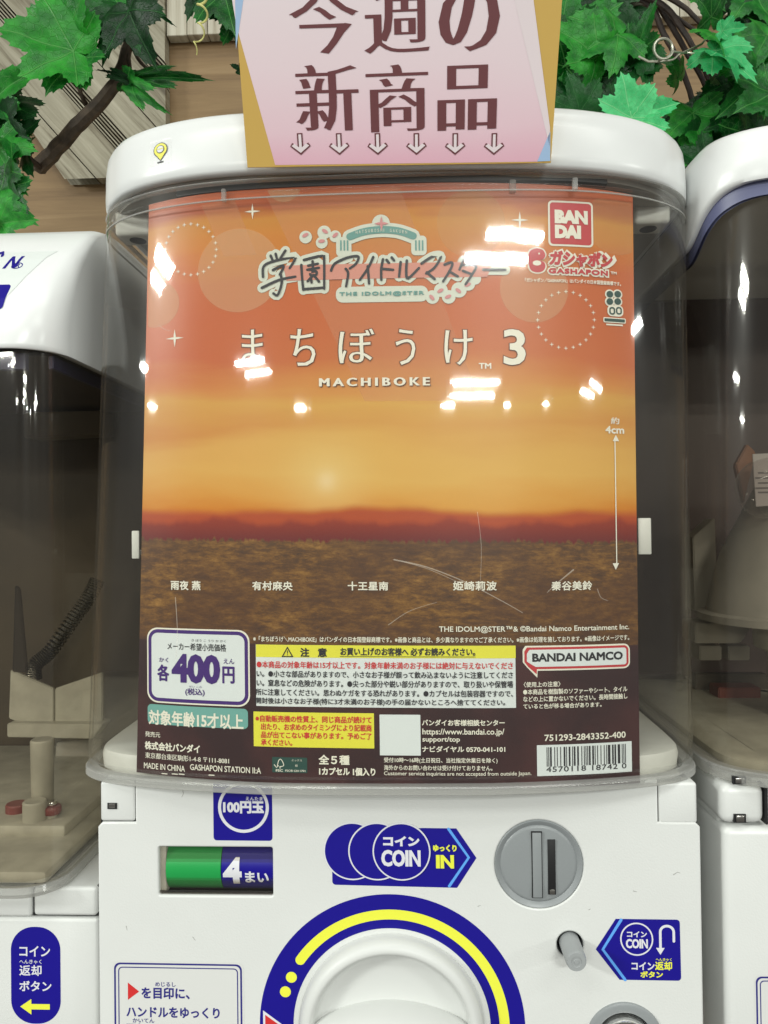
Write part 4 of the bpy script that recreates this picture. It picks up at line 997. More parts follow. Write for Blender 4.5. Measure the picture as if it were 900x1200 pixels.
for ch, b4, th in (('今', (343, -15, 421, 65), (2.2, -1.0)), ('週', (428, -15, 504, 64), (1.9, -.9)), ('の', (514, -18, 584.6, 62), (3.2, -.9)), ('新', (349, 77, 422, 155), (1.9, -.8)), ('商', (430.6, 77, 502, 155.5), (2.1, -.9)), ('品', (512.6, 78, 581.4, 153.6), (2.4, -1.1))):
    text(S, ch, b4, MAROON, card, 3, bx=th[0], by=th[1])
for x in (352, 397.5, 442.6, 488, 533.4, 579):
    def arr(g): return [(x-2.6-g, 157-g), (x+2.6+g, 157-g), (x+2.6+g, 172-g*1.2), (x+8.4+g*1.6, 168-g*.6), (x+11.4+g, 171.5+g*.3), (x, 181+g*1.4), (x-11.4-g, 171.5+g*.3), (x-8.4-g*1.6, 168-g*.6), (x-2.6-g, 172-g*1.2)]
    shape(S, arr(.7), 'arrow_outline', MAROON, card, 3, anchor=(x, 169)); shape(S, arr(-1.0), 'arrow_fill', PALEC, card, 4, anchor=(x, 169))

# ================================================================== THE MACHINE ON THE LEFT
lm = thing('capsule_machine', 'white capsule machine on the left with sloping hood and a blue pill-shaped sticker', 'vending machine', (-.38, .16, Z0-.34), GROUP)
LX = -.2055
def rr_plan(x0, y0, x1, y1, r, n=8): return rrect(x0, y0, x1, y1, r, n)
def lring(z, yf, ins, r=.024, yb_=.30): return [(x, y, Z0+z) for x, y in rr_plan(-.57+ins, yf, LX-ins+.001, yb_-ins, r)]
ZLB, ZLT = -.2165, .118
V, Fc = loft([lring(ZLB, .022, .006), lring(ZLB+.002, .018, .002), lring(ZLB+.007, .0155, 0)]+[lring(ZLB+.007+(ZLT-ZLB-.007)*i/8, .0155, 0) for i in range(1, 9)]+
             [lring(ZLT-(ZLT-ZLB-.007)*i/8, .0175, .002, .022) for i in range(0, 9)]+[lring(ZLB+.005, .019, .0035, .02)])
lc = link('clear_case', pydata(V, Fc), CLEARN, lm)
rg = [lring(ZLB-.001, .0150, -.0006), lring(ZLB-.0035, .016, .0005), lring(ZLB-.0045, .022, .006), lring(ZLB+.0010, .022, .006), lring(ZLB+.0022, .0165, .0005)]
V, Fc = loft(rg+[rg[0]]); link('bottom_rim', pydata(V, Fc), RIM, lc)
HP = [(.1045, .0105), (.1050, .0098), (.1075, .0096), (.120, .0125), (.135, .0205), (.150, .032), (.165, .046), (.180, .063), (.190, .077), (.196, .089), (.1985, .100), (.1995, .115)]
def hood_y(x, z):
    for (z0, y0), (z1, y1) in zip(HP, HP[1:]):
        if z <= z1: return y0+(y1-y0)*(z-z0)/(z1-z0)
    return HP[-1][1]
HP = [(.1045+(z-.1045)*1.075, y) for z, y in HP]
V, Fc = loft([lring(.1055, .0145, .005)]+[lring(z, y, -.0022+(.0018 if z > .195 else 0), max(.008, .030-(z-.10)*.26)) for z, y in HP], True, False, True)
link('hood', pydata(V, Fc), LIDW, lm, angle=60)
link('navy_trim', join_me([box_me(-.30, .020, .094, -.222, .024, .1035), box_me(-.2125, .03, .096, -.2095, .20, .1035)]), mat('navy_trim_plastic', (.04, .04, .10), .4), lm)
hs_ = Surf(hood_y, zcut=.002)
st = shape(hs_, [(-20, 291), (46, 291), (38, 300), (22, 335), (3, 372), (-20, 372)], 'hood_sticker', LABELW, lm, 2)
text(hs_, 'N', (3, 301, 17, 315), BLUE, st, 4, bold=.9, slant=.15); shape(hs_, stroke([(-6, 299), (2, 296), (5, 300)], 3), 'brand_swash', BLUE, st, 4)
shape(hs_, [circ(20.5, 311.5, 6.4, 24, ry=3.6), circ(20.5, 311.5, 5.4, 24, ry=2.7)], 'registered_mark', BLUE, st, 4); text(hs_, 'R', (18.3, 309.4, 22.5, 313.6), BLUE, st, 4, bold=.2)
shape(hs_, rrect(-30, 333.5, 7.5, 362, 4), 'blue_square', BLUE, st, 3)
LBY = .034
link('body', join_me([box_me(-.57, LBY, -.345, -.1865, .30, -.2405, .0022, 3), box_me(-.57, LBY, -.2400, -.2280, .30, -.2215, .002, 3)]), WHITE, lm)
left_s = Surf(lambda x, z: LBY)
hb = link('hinge_block', box_me(-.2262, LBY-.0006, -.2388, -.1868, LBY+.1, -.2212, .0022, 3), WHITE, lm)
link('gap_shade', box_me(-.2282, LBY+.003, -.2402, -.1870, LBY+.02, -.2215), BLACK, hb)  # black box filling the gap with painted shade
S = left_s
st = shape(S, rrect(13, 1086, 71, 1199.5, 27, 12), 'return_sticker', BLUE, lm, 1)
text(S, 'コイン', (23, 1108, 59, 1120.4), WP, st, 3, bold=.3); text(S, 'へんきゃく', (23, 1124, 49, 1129), WP, st, 3, bold=.05); text(S, '返却', (23, 1130.4, 49, 1143), WP, st, 3, bold=.25); text(S, 'ボタン', (23, 1149, 60.6, 1161), WP, st, 3, bold=.3)
shape(S, [(24, 1179.4), (37, 1170.4), (37, 1176.2), (58.6, 1176.2), (58.6, 1182.6), (37, 1182.6), (37, 1188.6)], 'yellow_arrow', YEL, st, 3)
# inside the left case
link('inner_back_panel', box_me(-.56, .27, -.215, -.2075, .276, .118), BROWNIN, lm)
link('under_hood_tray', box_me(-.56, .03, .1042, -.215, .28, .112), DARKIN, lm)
def slab(px, y, th, name, m, parent, bev=.0008):
    q = [at_y(a, b, y) for a, b in px]; n = len(q)
    bm = bmesh.new(); vs = [bm.verts.new((p.x, y, p.z)) for p in q]; f = bm.faces.new(vs)
    r = bmesh.ops.extrude_face_region(bm, geom=[f]); bmesh.ops.translate(bm, vec=(0, th, 0), verts=[v for v in r['geom'] if isinstance(v, bmesh.types.BMVert)])
    bmesh.ops.recalc_face_normals(bm, faces=bm.faces); bmesh.ops.bevel(bm, geom=bm.edges[:], offset=bev, segments=2, affect='EDGES')
    me = bpy.data.meshes.new('m'); bm.to_mesh(me); bm.free(); return link(name, me, m, parent)
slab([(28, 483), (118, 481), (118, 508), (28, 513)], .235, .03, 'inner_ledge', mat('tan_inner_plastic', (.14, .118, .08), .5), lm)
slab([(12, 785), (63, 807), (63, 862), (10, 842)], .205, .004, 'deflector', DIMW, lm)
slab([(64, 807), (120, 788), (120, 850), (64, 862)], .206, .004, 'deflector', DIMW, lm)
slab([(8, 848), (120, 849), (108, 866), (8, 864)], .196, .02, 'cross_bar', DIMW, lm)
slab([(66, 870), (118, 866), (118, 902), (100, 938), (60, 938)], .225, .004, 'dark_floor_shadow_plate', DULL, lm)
def post_px(x, y0, y1, rad, y, name, m, par=lm, taper=1.0):
    a, b = at_y(x, y1, y), at_y(x, y0, y); return link(name, lathe_z(a.x, y, [(rad*.9, a.z-Z0), (rad, a.z-Z0+.001), (rad*taper, b.z-Z0-.001), (rad*taper*.9, b.z-Z0)], 32), m, par)
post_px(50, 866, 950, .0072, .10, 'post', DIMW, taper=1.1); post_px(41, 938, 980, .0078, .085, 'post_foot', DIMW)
rc = post_px(61, 944, 953, .0062, .09, 'red_cap', REDC); post_px(60, 953, 968, .0042, .09, 'cap_foot', DIMW); post_px(61, 939, 944, .0035, .09, 'cap_screw', CHROME)
post_px(20, 941, 961, .0075, .10, 'red_cap', REDC)
p0, p1 = at_y(-40, 965, .03), at_y(118, 1000, .27)
link('floor_tray', join_me([box_me(-.56, .024, -.2155, LX-.008, .28, -.2075, .003, 2), box_me(-.56, .075, -.2090, LX-.02, .26, -.200, .003, 2)]), DIMW, lm)
hp = catmull([tuple(at_y(40, 796, .225)), tuple(at_y(41, 779, .225)), tuple(at_y(58, 764, .23)), tuple(at_y(84, 728, .235)), tuple(at_y(104, 700, .24)), tuple(at_y(114, 680, .245))], 8)
sp_ = []; turns = 42; n = 12
for i in range(turns*n):
    t = i/(turns*n-1)*(len(hp)-1.001); k = int(t); a = Vector(hp[k]).lerp(Vector(hp[k+1]), t-k); d = (Vector(hp[k+1])-Vector(hp[k])).normalized()
    u = d.orthogonal().normalized(); 
    u = (Vector((0, 1, 0))-d*d.y).normalized(); w = d.cross(u); th = 2*pi*i/n
    sp_.append(a+(u*cos(th)+w*sin(th))*.0060)
link('spring_hose', tube_me(sp_, .00085, 5), SPRING, lm); link('hose_core', tube_me(hp, .0040, 10), mat('hose_rubber', (.035, .03, .024), .5), lm)
slab([(17, 686), (22, 690), (31, 788), (14, 788)], .12, .004, 'clear_guide', SMOKE, lm)

# ================================================================== THE MACHINE ON THE RIGHT
RX = .3725
rm = thing('capsule_machine', 'white capsule machine at the right edge, partly cut off, its case holding a clear capsule', 'vending machine', (RX, .16, Z0-.34), GROUP)
rc_ = link('clear_case', case_shell(-.1515, .196, RX), CLEARN, rm); link('bottom_rim', band(-.1550, -.1475, -.0012, .006, RX), RIM, rc_)
def hz(y): 
    t = min(1, max(0, (y-.02)/.045)); return .194-(.026)*t*t*(3-2*t)
def hood_ring(f, ins): return [(x, y, Z0+f(y)) for x, y in loop_plan(-.151, ins, .30, RX)]
V, Fc = loft([hood_ring(lambda y: hz(y)+.002, .004), hood_ring(hz, .0005), hood_ring(hz, -.0018), hood_ring(lambda y: hz(y)+.002, -.0026), hood_ring(lambda y: hz(y)*.5+.11, -.0016)]+
             [hood_ring(lambda y, q=q: q, i) for q, i in ((.218, .0002), (.2235, .0018), (.2270, .0050), (.2290, .0100), (.2300, .02))], True, False, True)
link('hood', pydata(V, Fc), LIDW, rm, angle=60)
V, Fc = loft([hood_ring(lambda y: hz(y)-.008, .0022), hood_ring(lambda y: hz(y)+.001, .0022), hood_ring(lambda y: hz(y)+.001, .004), hood_ring(lambda y: hz(y)-.008, .004)])
link('blue_trim', pydata(V, Fc), mat('slate_blue_trim', (.12, .13, .24), .4), rm)
RBY = .028
rbx = at_y(845, 1000, RBY+.004).x
bz1 = at_y(850, 968, RBY).z-Z0
link('body', join_me([box_me(rbx, RBY, -.345, rbx+.36, .30, bz1-.001, .0045, 4), box_me(rbx+.0006, RBY+.012, bz1-.003, rbx+.36, .30, -.156, .002, 2)]), WHITE, rm)
q0, q1 = at_y(840, 962, RBY), at_y(896, 915, RBY)
hb = link('hinge_block', box_me(rbx-.001, RBY-.0004, bz1+.0010, q1.x, RBY+.05, -.1562, .005, 4), WHITE, rm)
for (a, b, c, d) in ((859, 910, 874, 919), (860, 954, 874, 964)):
    p, q = at_y(a, d, RBY-.001), at_y(c, b, RBY-.001)
    link('pin_slot', box_me(p.x, RBY-.0012, p.z-Z0, q.x, RBY+.001, q.z-Z0), BLACK, hb); link('hinge_pin', box_me(p.x+.001, RBY-.0024, p.z-Z0+.0008, q.x-.0012, RBY-.0011, q.z-Z0-.0005, .0005, 2), STEEL, hb)
link('side_gap', box_me(q1.x+.0003, RBY-.0002, bz1+.001, q1.x+.0016, RBY+.01, -.157), BLACK, hb)
rs_ = Surf(lambda x, z: RBY)
st = shape(rs_, rrect(884.5, 1143, 1040, 1290, 8), 'instruction_sticker', STW, rm, 1); shape(rs_, [rrect(886.5, 1145, 1038, 1288, 7), rrect(888.5, 1147, 1036, 1286, 6)], 'border', NAVY, st, 2); shape(rs_, [rrect(891.2, 1149.6, 1033, 1284, 5), rrect(892.4, 1150.8, 1032, 1282, 4)], 'border', NAVY, st, 2)
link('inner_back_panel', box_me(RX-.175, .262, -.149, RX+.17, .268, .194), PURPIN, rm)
tr = [ring3(-.1505, .012, xc=RX), ring3(-.1490, .0095, xc=RX), ring3(-.1440, .0085, xc=RX), ring3(-.1425, .012, xc=RX), ring3(-.1430, .03, xc=RX)]
V, Fc = loft(tr, True, True, True); link('floor_tray', pydata(V, Fc), DIMW, rm)
cc = at_y(932, 700, .135)
def zr(row, y=.135): return at_y(900, row, y).z-Z0
link('funnel', lathe_z(cc.x, .135, [(.060, zr(727)), (.066, zr(726)), (.066, zr(718)), (.060, zr(716)), (.050, zr(650)), (.030, zr(585)), (.022, zr(560))], 48), DULL, rm)
slab([(812, 630), (838, 607), (842, 716), (815, 716)], .17, .02, 'side_plate', DULL, rm)
link('column', lathe_z(cc.x, .135, [(.019, zr(862)), (.019, zr(765)), (.028, zr(758)), (.029, zr(728))], 40), DIMW, rm)
slab([(815, 730), (884, 730), (868, 754), (815, 754)], .16, .03, 'bracket', DULL, rm)
for a in ((820, 757, 846, 774), (854, 757, 879, 774)): slab([(a[0], a[1]), (a[2], a[1]), (a[2], a[3]), (a[0], a[3])], .18, .02, 'bracket_foot', DULL, rm)
slab([(842, 806), (892, 806), (892, 823), (842, 823)], .19, .02, 'red_block', mat('dull_red_plastic', (.16, .04, .03), .5), rm)
slab([(815, 790), (900, 790), (900, 832), (815, 832)], .22, .01, 'dark_block', DARKIN, rm)
pc = at_y(900, 572, .105)
caps = thing('toy_capsule', 'clear toy capsule with white paper slip inside the right machine', 'capsule', tuple(pc))
bm = bmesh.new(); bmesh.ops.create_uvsphere(bm, u_segments=40, v_segments=24, radius=.021)
for v in bm.verts: v.co += pc
me = bpy.data.meshes.new('m'); bm.to_mesh(me); bm.free(); link('shell', me, clear_mat('capsule_shell', haze=.04, dens=.16, tint=(.93, .90, .90)), caps)
ps = Surf(lambda x, z: .101)
pp = slab([(882, 532), (930, 530), (930, 590), (886, 594)], .102, .001, 'paper_slip', mat('grey_paper', (.42, .40, .40), .6), caps, .0002)
for i, y in enumerate((553, 559, 565, 571, 576)): shape(Surf(lambda x, z: .102), rrect(885 if i % 2 else 888, y, 903, y+2.0, .3), 'print_line', mat('slip_print', (.12, .11, .12), .6) if i == 0 else bpy.data.materials['slip_print'], pp, 2)
slab([(862, 545), (876, 520), (886, 530), (872, 590)], .13, .006, 'orange_leaflet', mat('orange_brown_paper', (.20, .085, .04), .6), caps)

# clips that hold the poster at its sides
for a, lab in (((153, 622, 160.5, 655), 'small white clip at the left edge of the sunset poster'), ((749, 607, 762, 650), 'small white clip at the right edge of the sunset poster')):
    xa = poster_s.hit(a[0], a[3]); xb = poster_s.hit(a[2], a[1])
    o = link('poster_clip', join_me([box_me(xa[0], yfront(xa[0], 0)+.0066, xa[1], xb[0], yfront(xa[0], 0)+.0086, xb[1], .0006, 2), box_me(xa[0]+.001, yfront(xa[0], 0)+.008, xa[1]+.002, xb[0]-.001, yfront(xa[0], 0)+.02, xa[1]+.005, .0006, 2)]), INNERW, None)
    tag(o, lab, 'clip', 'clips beside the poster')

# ================================================================== THE WALL AND ITS BOARDS
wl = bpy.data.objects.new('wall', None); COL.objects.link(wl); wl.location = (0, .46, Z0); wl['kind'] = 'structure'; ORI[wl.name] = Vector(wl.location)
rr = random.Random(3)
z = -.75; i = 0
while z < 1.5:
    for (x0, x1) in ((-1.8, -.62), (-.6185, .60), (.6015, 1.8)):
        o = link('board', box_me(x0, .455+rr.uniform(0, .0008), z+.0008, x1, .475, z+.339, .001, 1), WOOD, wl)
    z += .34
# whitewashed boards laid slantwise, cut to a straight edge
pb = thing('slanted_board_panel', 'whitewashed weathered boards nailed slantwise to the wall behind the left side', 'wood panel', (-.45, .44, Z0+.5))
YP = .436
ang = radians(-49); dirv = Vector((cos(ang), 0, sin(ang))); nv = Vector((-dirv.z, 0, dirv.x))
R1 = at_y(193.5, 120, YP).x; B1 = at_y(120, 208, YP).z; dl = (at_y(-40, 40, YP), at_y(75, 209, YP)); T1 = B1+.75
cen = at_y(110, 120, YP)
off = -.42; k = 0
while off < .42:
    pat = [.036] + [.0032]*4 + [.030] + [.0032]*4
    for wd in (.040, .0034, .0034, .0034, .0034, .0034, .034):
        groove = wd < .01
        bm = bmesh.new(); bmesh.ops.create_cube(bm, size=1)
        yy = YP+(.0012*rr.random() if not groove else .002)
        for v in bm.verts:
            a = v.co.x*1.9; b = off+(v.co.z+.5)*(wd-(.0012 if not groove else .0019)); p = cen+dirv*a+nv*b
            v.co = Vector((p.x, yy+(v.co.y+.5)*.016, p.z))
        for co, no in (((R1, 0, 0), (1, 0, 0)), ((0, 0, B1), (0, 0, -1)), ((0, 0, T1), (0, 0, 1))):
            bmesh.ops.bisect_plane(bm, geom=bm.verts[:]+bm.edges[:]+bm.faces[:], plane_co=co, plane_no=no, clear_outer=True)
        e = dl[1]-dl[0]; no = Vector((e.z, 0, -e.x)); 
        if no.dot(Vector((cen.x-dl[0].x, 0, cen.z-dl[0].z))) > 0: no = -no
        bmesh.ops.bisect_plane(bm, geom=bm.verts[:]+bm.edges[:]+bm.faces[:], plane_co=dl[0], plane_no=no, clear_outer=True)
        if len(bm.faces) > 2:
            bmesh.ops.holes_fill(bm, edges=bm.edges[:]); me = bpy.data.meshes.new('plank'); bm.to_mesh(me)
            link('plank' if not groove else 'reed_strip', me, PALE, pb, sm=False)
        bm.free(); off += wd
pu = thing('upright_board_panel', 'short whitewashed upright boards above the tan wood behind the pink card', 'wood panel', (-.2, .44, Z0+.6))
zb_ = at_y(235, 40, .44).z-Z0; x = at_y(195, 20, .44).x
xe = at_y(300, 20, .44).x
while x < xe:
    w_ = rr.choice((.018, .024, .012)); link('plank', box_me(x, .440+rr.uniform(0, .001), zb_, x+w_-.0008, .455, zb_+.4, .0006, 1), PALEV, pu, sm=False); x += w_
pr = thing('upright_board_panel', 'pale weathered board strip high on the wall behind the right ivy', 'wood panel', (.3, .44, Z0+.6))
zb_ = at_y(830, 18, .44).z-Z0; x = at_y(690, 10, .44).x
for k in range(10): link('plank', box_me(x, .440+rr.uniform(0, .001), zb_, x+.033, .455, zb_+.3, .0006, 1), PALEV, pr, sm=False); x += .034

# ================================================================== ARTIFICIAL IVY
def leaf_mesh(seed, lob=(1.0, .86, .62), narrow=1.0):
    r_ = random.Random(seed); j = lambda v, s=.05: v*(1+r_.uniform(-s, s))
    K = [(0, j(lob[0])), (27, j(.56)), (50, j(lob[1])), (82, j(.44)), (108, j(lob[2])), (146, j(.34)), (172, .16), (180, .05)]
    K2 = [(0, K[0][1]), (27, j(.56)), (50, j(lob[1])), (82, j(.44)), (108, j(lob[2])), (146, j(.34)), (172, .16), (180, .05)]
    def rad(a):
        T = K if a >= 0 else K2; a = abs(a)
        for (a0, r0), (a1, r1) in zip(T, T[1:]):
            if a <= a1:
                x0, y0, x1, y1 = r0*sin(radians(a0)), r0*cos(radians(a0)), r1*sin(radians(a1)), r1*cos(radians(a1)); t = (a-a0)/(a1-a0)
                x, y = x0+(x1-x0)*t, y0+(y1-y0)*t
                bul = .05*sin(pi*t); return sqrt(x*x+y*y)+bul
        return .05
    n = 132; rings = 9; V = [(0, 0, 0)]; UV = [(0, 0)]; Fc = []
    amp = r_.uniform(.05, .12); ph = r_.uniform(0, 6); fold = r_.uniform(.10, .38); droop = r_.uniform(.10, .40); curl = r_.uniform(-.2, .25)
    for k in range(1, rings+1):
        for i in range(n):
            a = -180+360*i/n; r = rad(a)
            if k == rings: r *= 1+(.070 if i % 3 == 0 else (-.012 if i % 3 == 1 else 0))*(1 if abs(a) < 165 else 0)
            q = r*k/rings; x, y = q*sin(radians(a))*narrow, q*cos(radians(a))
            z = fold*abs(x) - droop*q*q + amp*q*sin(3*radians(a)+ph) + curl*x*y + .03*sin(9*x+ph)*cos(8*y)
            vd = min(abs(a-b) for b in (0, 50, -50, 108, -108)); z -= .022*exp(-(vd*q/7)**2)
            V.append((x, y, z)); UV.append((x/narrow, y))
    for i in range(n): Fc.append((0, 1+i, 1+(i+1) % n))
    for k in range(rings-1):
        for i in range(n):
            a = 1+k*n+i; b = 1+k*n+(i+1) % n; Fc.append((a, a+n, b+n, b))
    me = pydata(V, Fc, UV, recalc=False)
    me.polygons.foreach_set('use_smooth', [True]*len(me.polygons)); return me
LM = {}
for nm, mt in (('g', LEAF), ('d', LEAFD), ('p', LEAFP)):
    LM[nm] = []
    for s in range(6):
        me = leaf_mesh(s*7+1, (1.0, .86 if s % 2 else .70, .62 if s % 3 else .48), 1.0 if s != 4 else .72); me.materials.append(mt); LM[nm].append(me)
def leaf(par, px, py, y, size, ang, kind='g', v=0, tilt=0, turn=0, w=1.0):
    """px, py: where the stalk meets the blade; size: px from there to the tip; ang: where the tip points (0 up, 90 right)"""
    p = at_y(px, py, y); dist = (p-CP).dot(CF)
    s = size*dist/F
    o = bpy.data.objects.new('leaf', LM[kind][v % 6]); COL.objects.link(o); o.parent = par
    base = ORI[par.name]; o.location = p-base
    # leaf local: +y tip, +z towards the viewer
    Rm = Matrix.Rotation(radians(90), 3, 'X')                      # y -> z (up), z -> -y (viewer)
    Rm = Matrix.Rotation(radians(ang), 3, 'Y') @ Matrix.Rotation(radians(turn), 3, 'Z') @ Matrix.Rotation(radians(tilt), 3, 'X') @ Rm if False else Matrix.Rotation(radians(ang), 3, 'Y') @ Matrix.Rotation(radians(tilt), 3, 'X') @ Matrix.Rotation(radians(turn), 3, 'Z') @ Rm
    o.rotation_euler = Rm.to_euler(); o.scale = (s*w, s, s)
    return o
def vine(par, pts, rad, m=BARK, taper=None, name='stem', n=8):
    P = catmull([tuple(at_y(a, b, y)) for a, b, y in pts], 6)
    P = [Vector(p)+Vector((rr.uniform(-1, 1), rr.uniform(-1, 1), rr.uniform(-1, 1)))*rad*.07 for p in P]
    return link(name, tube_me(P, rad, n, taper), m, par)
iv = thing('ivy_garland', 'artificial ivy with brown branch and big lobed leaves in front of the whitewashed boards', 'ivy', tuple(at_y(100, 150, .28)))
vine(iv, [(46, 196, .30), (70, 170, .28), (100, 138, .26), (128, 108, .25), (141, 84, .25), (149, 58, .25), (160, 20, .26), (165, -40, .27)], .0078, taper=.0036)
vine(iv, [(101, 122, .26), (94, 108, .25), (93, 90, .24), (103, 74, .235), (112, 50, .24)], .0021)
vine(iv, [(96, 92, .24), (95, 60, .24), (97, 20, .24), (95, -20, .24)], .0030)
vine(iv, [(150, 58, .25), (153, 90, .24), (152, 108, .235)], .0018); vine(iv, [(155, 55, .25), (164, 72, .24), (180, 86, .235), (196, 89, .23)], .0016)
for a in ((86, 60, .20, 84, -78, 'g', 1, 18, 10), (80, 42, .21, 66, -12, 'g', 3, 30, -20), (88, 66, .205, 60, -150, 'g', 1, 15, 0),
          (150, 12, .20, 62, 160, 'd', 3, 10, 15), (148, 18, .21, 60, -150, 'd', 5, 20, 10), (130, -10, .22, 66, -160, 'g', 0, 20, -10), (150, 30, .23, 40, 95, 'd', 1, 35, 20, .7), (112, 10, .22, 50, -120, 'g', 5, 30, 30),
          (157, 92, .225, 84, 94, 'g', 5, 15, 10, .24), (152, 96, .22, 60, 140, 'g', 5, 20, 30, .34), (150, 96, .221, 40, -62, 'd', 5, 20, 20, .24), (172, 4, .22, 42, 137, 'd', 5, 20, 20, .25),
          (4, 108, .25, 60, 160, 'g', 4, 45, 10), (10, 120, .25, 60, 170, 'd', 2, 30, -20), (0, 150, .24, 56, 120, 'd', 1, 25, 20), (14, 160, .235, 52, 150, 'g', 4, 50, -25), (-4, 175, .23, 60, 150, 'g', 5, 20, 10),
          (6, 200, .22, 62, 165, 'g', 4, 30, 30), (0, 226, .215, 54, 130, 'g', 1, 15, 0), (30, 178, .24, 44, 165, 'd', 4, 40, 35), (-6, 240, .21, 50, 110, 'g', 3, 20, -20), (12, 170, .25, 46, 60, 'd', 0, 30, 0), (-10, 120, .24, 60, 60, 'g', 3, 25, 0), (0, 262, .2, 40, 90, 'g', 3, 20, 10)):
    leaf(iv, *a)
vine(iv, [(4, 180, .25), (6, 130, .25), (4, 106, .25), (10, 97, .25), (14, 98, .25)], .0016, BARKD); vine(iv, [(-4, 110, .26), (20, 150, .26), (30, 180, .26), (46, 196, .29)], .003, BARKD)
# the sprig hanging behind the card, with its pale curl
ib = thing('ivy_sprig', 'small ivy sprig hanging at the left edge of the pink card', 'ivy', tuple(at_y(260, 20, .20)))
for a in ((262, -10, .20, 62, 165, 'g', 1, 15, 0), (240, -14, .21, 40, -150, 'd', 3, 25, 10), (282, -8, .205, 66, 178, 'd', 2, 25, 10), (286, 84, .23, 16, -70, 'd', 4, 40, 0), (278, 20, .21, 40, 160, 'g', 5, 20, 10)): leaf(ib, *a)
vine(ib, [(262, -40, .21), (262, -10, .2), (262, 4, .2)], .0014, BARKD)
P = []
for i in range(140):
    t = i/139; b = at_y(236-10*t+(6*sin(t*3)), -6+68*t, .16); P.append(b+Vector((.0042*(1-.5*t)*cos(t*15*1.3), .0042*sin(t*15*1.3), 0)))
link('curled_tendril', tube_me(P, .0010, 6, .0005), TENDRIL, ib)

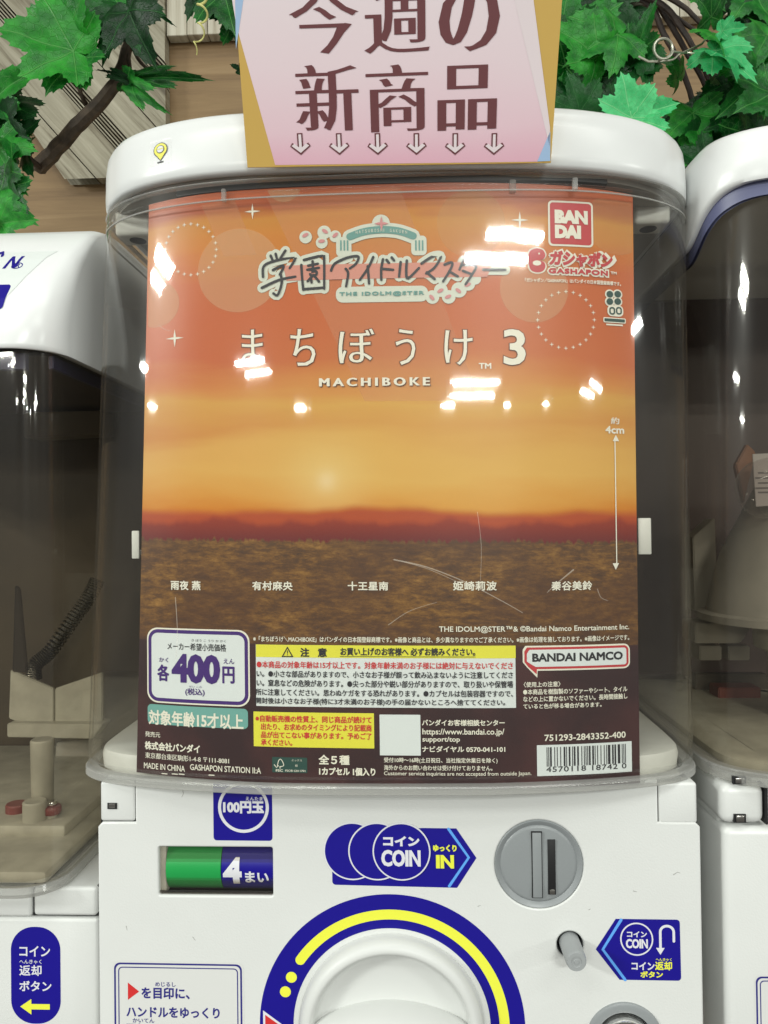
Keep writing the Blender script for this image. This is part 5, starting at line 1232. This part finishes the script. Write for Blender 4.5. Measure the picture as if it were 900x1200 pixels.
ir = thing('ivy_garland', 'dense bright green artificial ivy hanging behind the right half of the middle machine', 'ivy', tuple(at_y(780, 100, .30)))
for pts, r_ in (([(700, -20, .34), (758, 4, .33), (778, 40, .33), (792, 66, .32), (806, 100, .32), (818, 150, .32), (822, 190, .33)], .0034), ([(720, -20, .33), (776, 6, .32), (800, 36, .32), (820, 70, .31), (838, 110, .31), (850, 150, .32)], .0034), ([(730, -30, .32), (792, 2, .31), (818, 24, .31), (838, 50, .31), (862, 52, .30), (880, 70, .30)], .0026),
                ([(768, 0, .335), (790, 36, .33), (806, 64, .33), (826, 100, .33), (838, 160, .34), (836, 210, .34)], .003), ([(740, -20, .33), (784, 14, .325), (826, 44, .32), (858, 66, .31)], .0024)):
    vine(ir, pts, r_, BARKD, r_*.7)
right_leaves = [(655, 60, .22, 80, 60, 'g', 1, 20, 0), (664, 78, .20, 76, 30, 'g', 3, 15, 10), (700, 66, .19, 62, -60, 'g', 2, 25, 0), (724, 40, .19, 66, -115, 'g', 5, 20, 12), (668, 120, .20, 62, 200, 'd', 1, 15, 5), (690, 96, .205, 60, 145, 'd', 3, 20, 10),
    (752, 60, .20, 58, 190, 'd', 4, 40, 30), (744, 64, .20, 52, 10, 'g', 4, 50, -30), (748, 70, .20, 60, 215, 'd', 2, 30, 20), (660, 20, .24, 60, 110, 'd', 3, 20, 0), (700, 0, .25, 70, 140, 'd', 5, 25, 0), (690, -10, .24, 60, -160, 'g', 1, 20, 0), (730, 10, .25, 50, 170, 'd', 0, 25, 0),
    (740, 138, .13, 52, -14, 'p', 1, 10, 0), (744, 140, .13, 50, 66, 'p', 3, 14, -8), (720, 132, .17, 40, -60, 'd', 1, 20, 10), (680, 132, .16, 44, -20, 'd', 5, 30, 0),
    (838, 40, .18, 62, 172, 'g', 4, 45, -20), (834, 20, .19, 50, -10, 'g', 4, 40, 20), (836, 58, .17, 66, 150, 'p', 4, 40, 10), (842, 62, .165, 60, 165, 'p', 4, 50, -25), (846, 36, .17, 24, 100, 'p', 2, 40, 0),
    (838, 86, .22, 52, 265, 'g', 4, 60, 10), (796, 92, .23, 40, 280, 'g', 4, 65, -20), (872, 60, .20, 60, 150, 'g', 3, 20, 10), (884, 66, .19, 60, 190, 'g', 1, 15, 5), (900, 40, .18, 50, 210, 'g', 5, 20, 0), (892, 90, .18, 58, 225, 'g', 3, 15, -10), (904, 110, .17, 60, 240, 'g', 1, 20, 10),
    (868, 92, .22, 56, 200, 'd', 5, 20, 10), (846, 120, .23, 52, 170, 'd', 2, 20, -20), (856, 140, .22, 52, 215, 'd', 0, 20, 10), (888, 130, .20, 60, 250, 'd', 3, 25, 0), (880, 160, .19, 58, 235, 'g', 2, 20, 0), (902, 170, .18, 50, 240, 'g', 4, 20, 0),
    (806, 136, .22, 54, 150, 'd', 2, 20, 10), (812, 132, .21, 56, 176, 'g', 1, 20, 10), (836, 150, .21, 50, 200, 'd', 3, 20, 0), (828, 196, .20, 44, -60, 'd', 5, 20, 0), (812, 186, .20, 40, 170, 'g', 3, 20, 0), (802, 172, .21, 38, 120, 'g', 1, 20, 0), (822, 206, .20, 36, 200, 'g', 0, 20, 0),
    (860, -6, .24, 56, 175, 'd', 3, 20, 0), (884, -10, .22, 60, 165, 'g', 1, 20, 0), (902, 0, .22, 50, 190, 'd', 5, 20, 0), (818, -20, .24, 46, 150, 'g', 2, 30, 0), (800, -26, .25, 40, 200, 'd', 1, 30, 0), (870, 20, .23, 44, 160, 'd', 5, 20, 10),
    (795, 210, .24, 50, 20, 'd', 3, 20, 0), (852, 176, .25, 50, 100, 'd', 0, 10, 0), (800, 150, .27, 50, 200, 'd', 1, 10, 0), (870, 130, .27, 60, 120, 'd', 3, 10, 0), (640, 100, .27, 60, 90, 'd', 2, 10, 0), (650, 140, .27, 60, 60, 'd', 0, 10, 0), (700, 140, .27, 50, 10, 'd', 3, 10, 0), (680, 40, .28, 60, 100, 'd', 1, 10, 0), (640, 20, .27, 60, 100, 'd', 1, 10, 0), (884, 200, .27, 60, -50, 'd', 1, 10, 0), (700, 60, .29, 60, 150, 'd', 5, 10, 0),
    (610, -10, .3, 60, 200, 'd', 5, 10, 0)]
for a in right_leaves: leaf(ir, *a)
# silvery coil and loose tendrils
P = [at_y(748, 66, .17), at_y(760, 72, .17), at_y(770, 72, .17)]
for i in range(72): a = -pi/2+2*pi*i/72*3.25; P.append(at_y(776.5+11*cos(a)+i*.02, 57-12*sin(a), .17-.0001*i+.004))
P += [at_y(800, 62, .175), at_y(822, 52, .19), at_y(834, 38, .2)]
link('wire_coil', tube_me(P, .0009, 6), WIRE, ir)
P = [tuple(at_y(a, b, .18)) for a, b in ((822, 222), (822, 206), (824, 194), (832, 188), (842, 189), (850, 192))]; link('wire_loop', tube_me(catmull(P, 6), .0010, 6), WIRE, ir)
P = [tuple(at_y(a, b, .18)) for a, b in ((770, 72), (788, 70), (800, 62), (822, 64), (846, 68))]; link('wire_loop', tube_me(catmull(P, 6), .0008, 6), WIRE, ir)
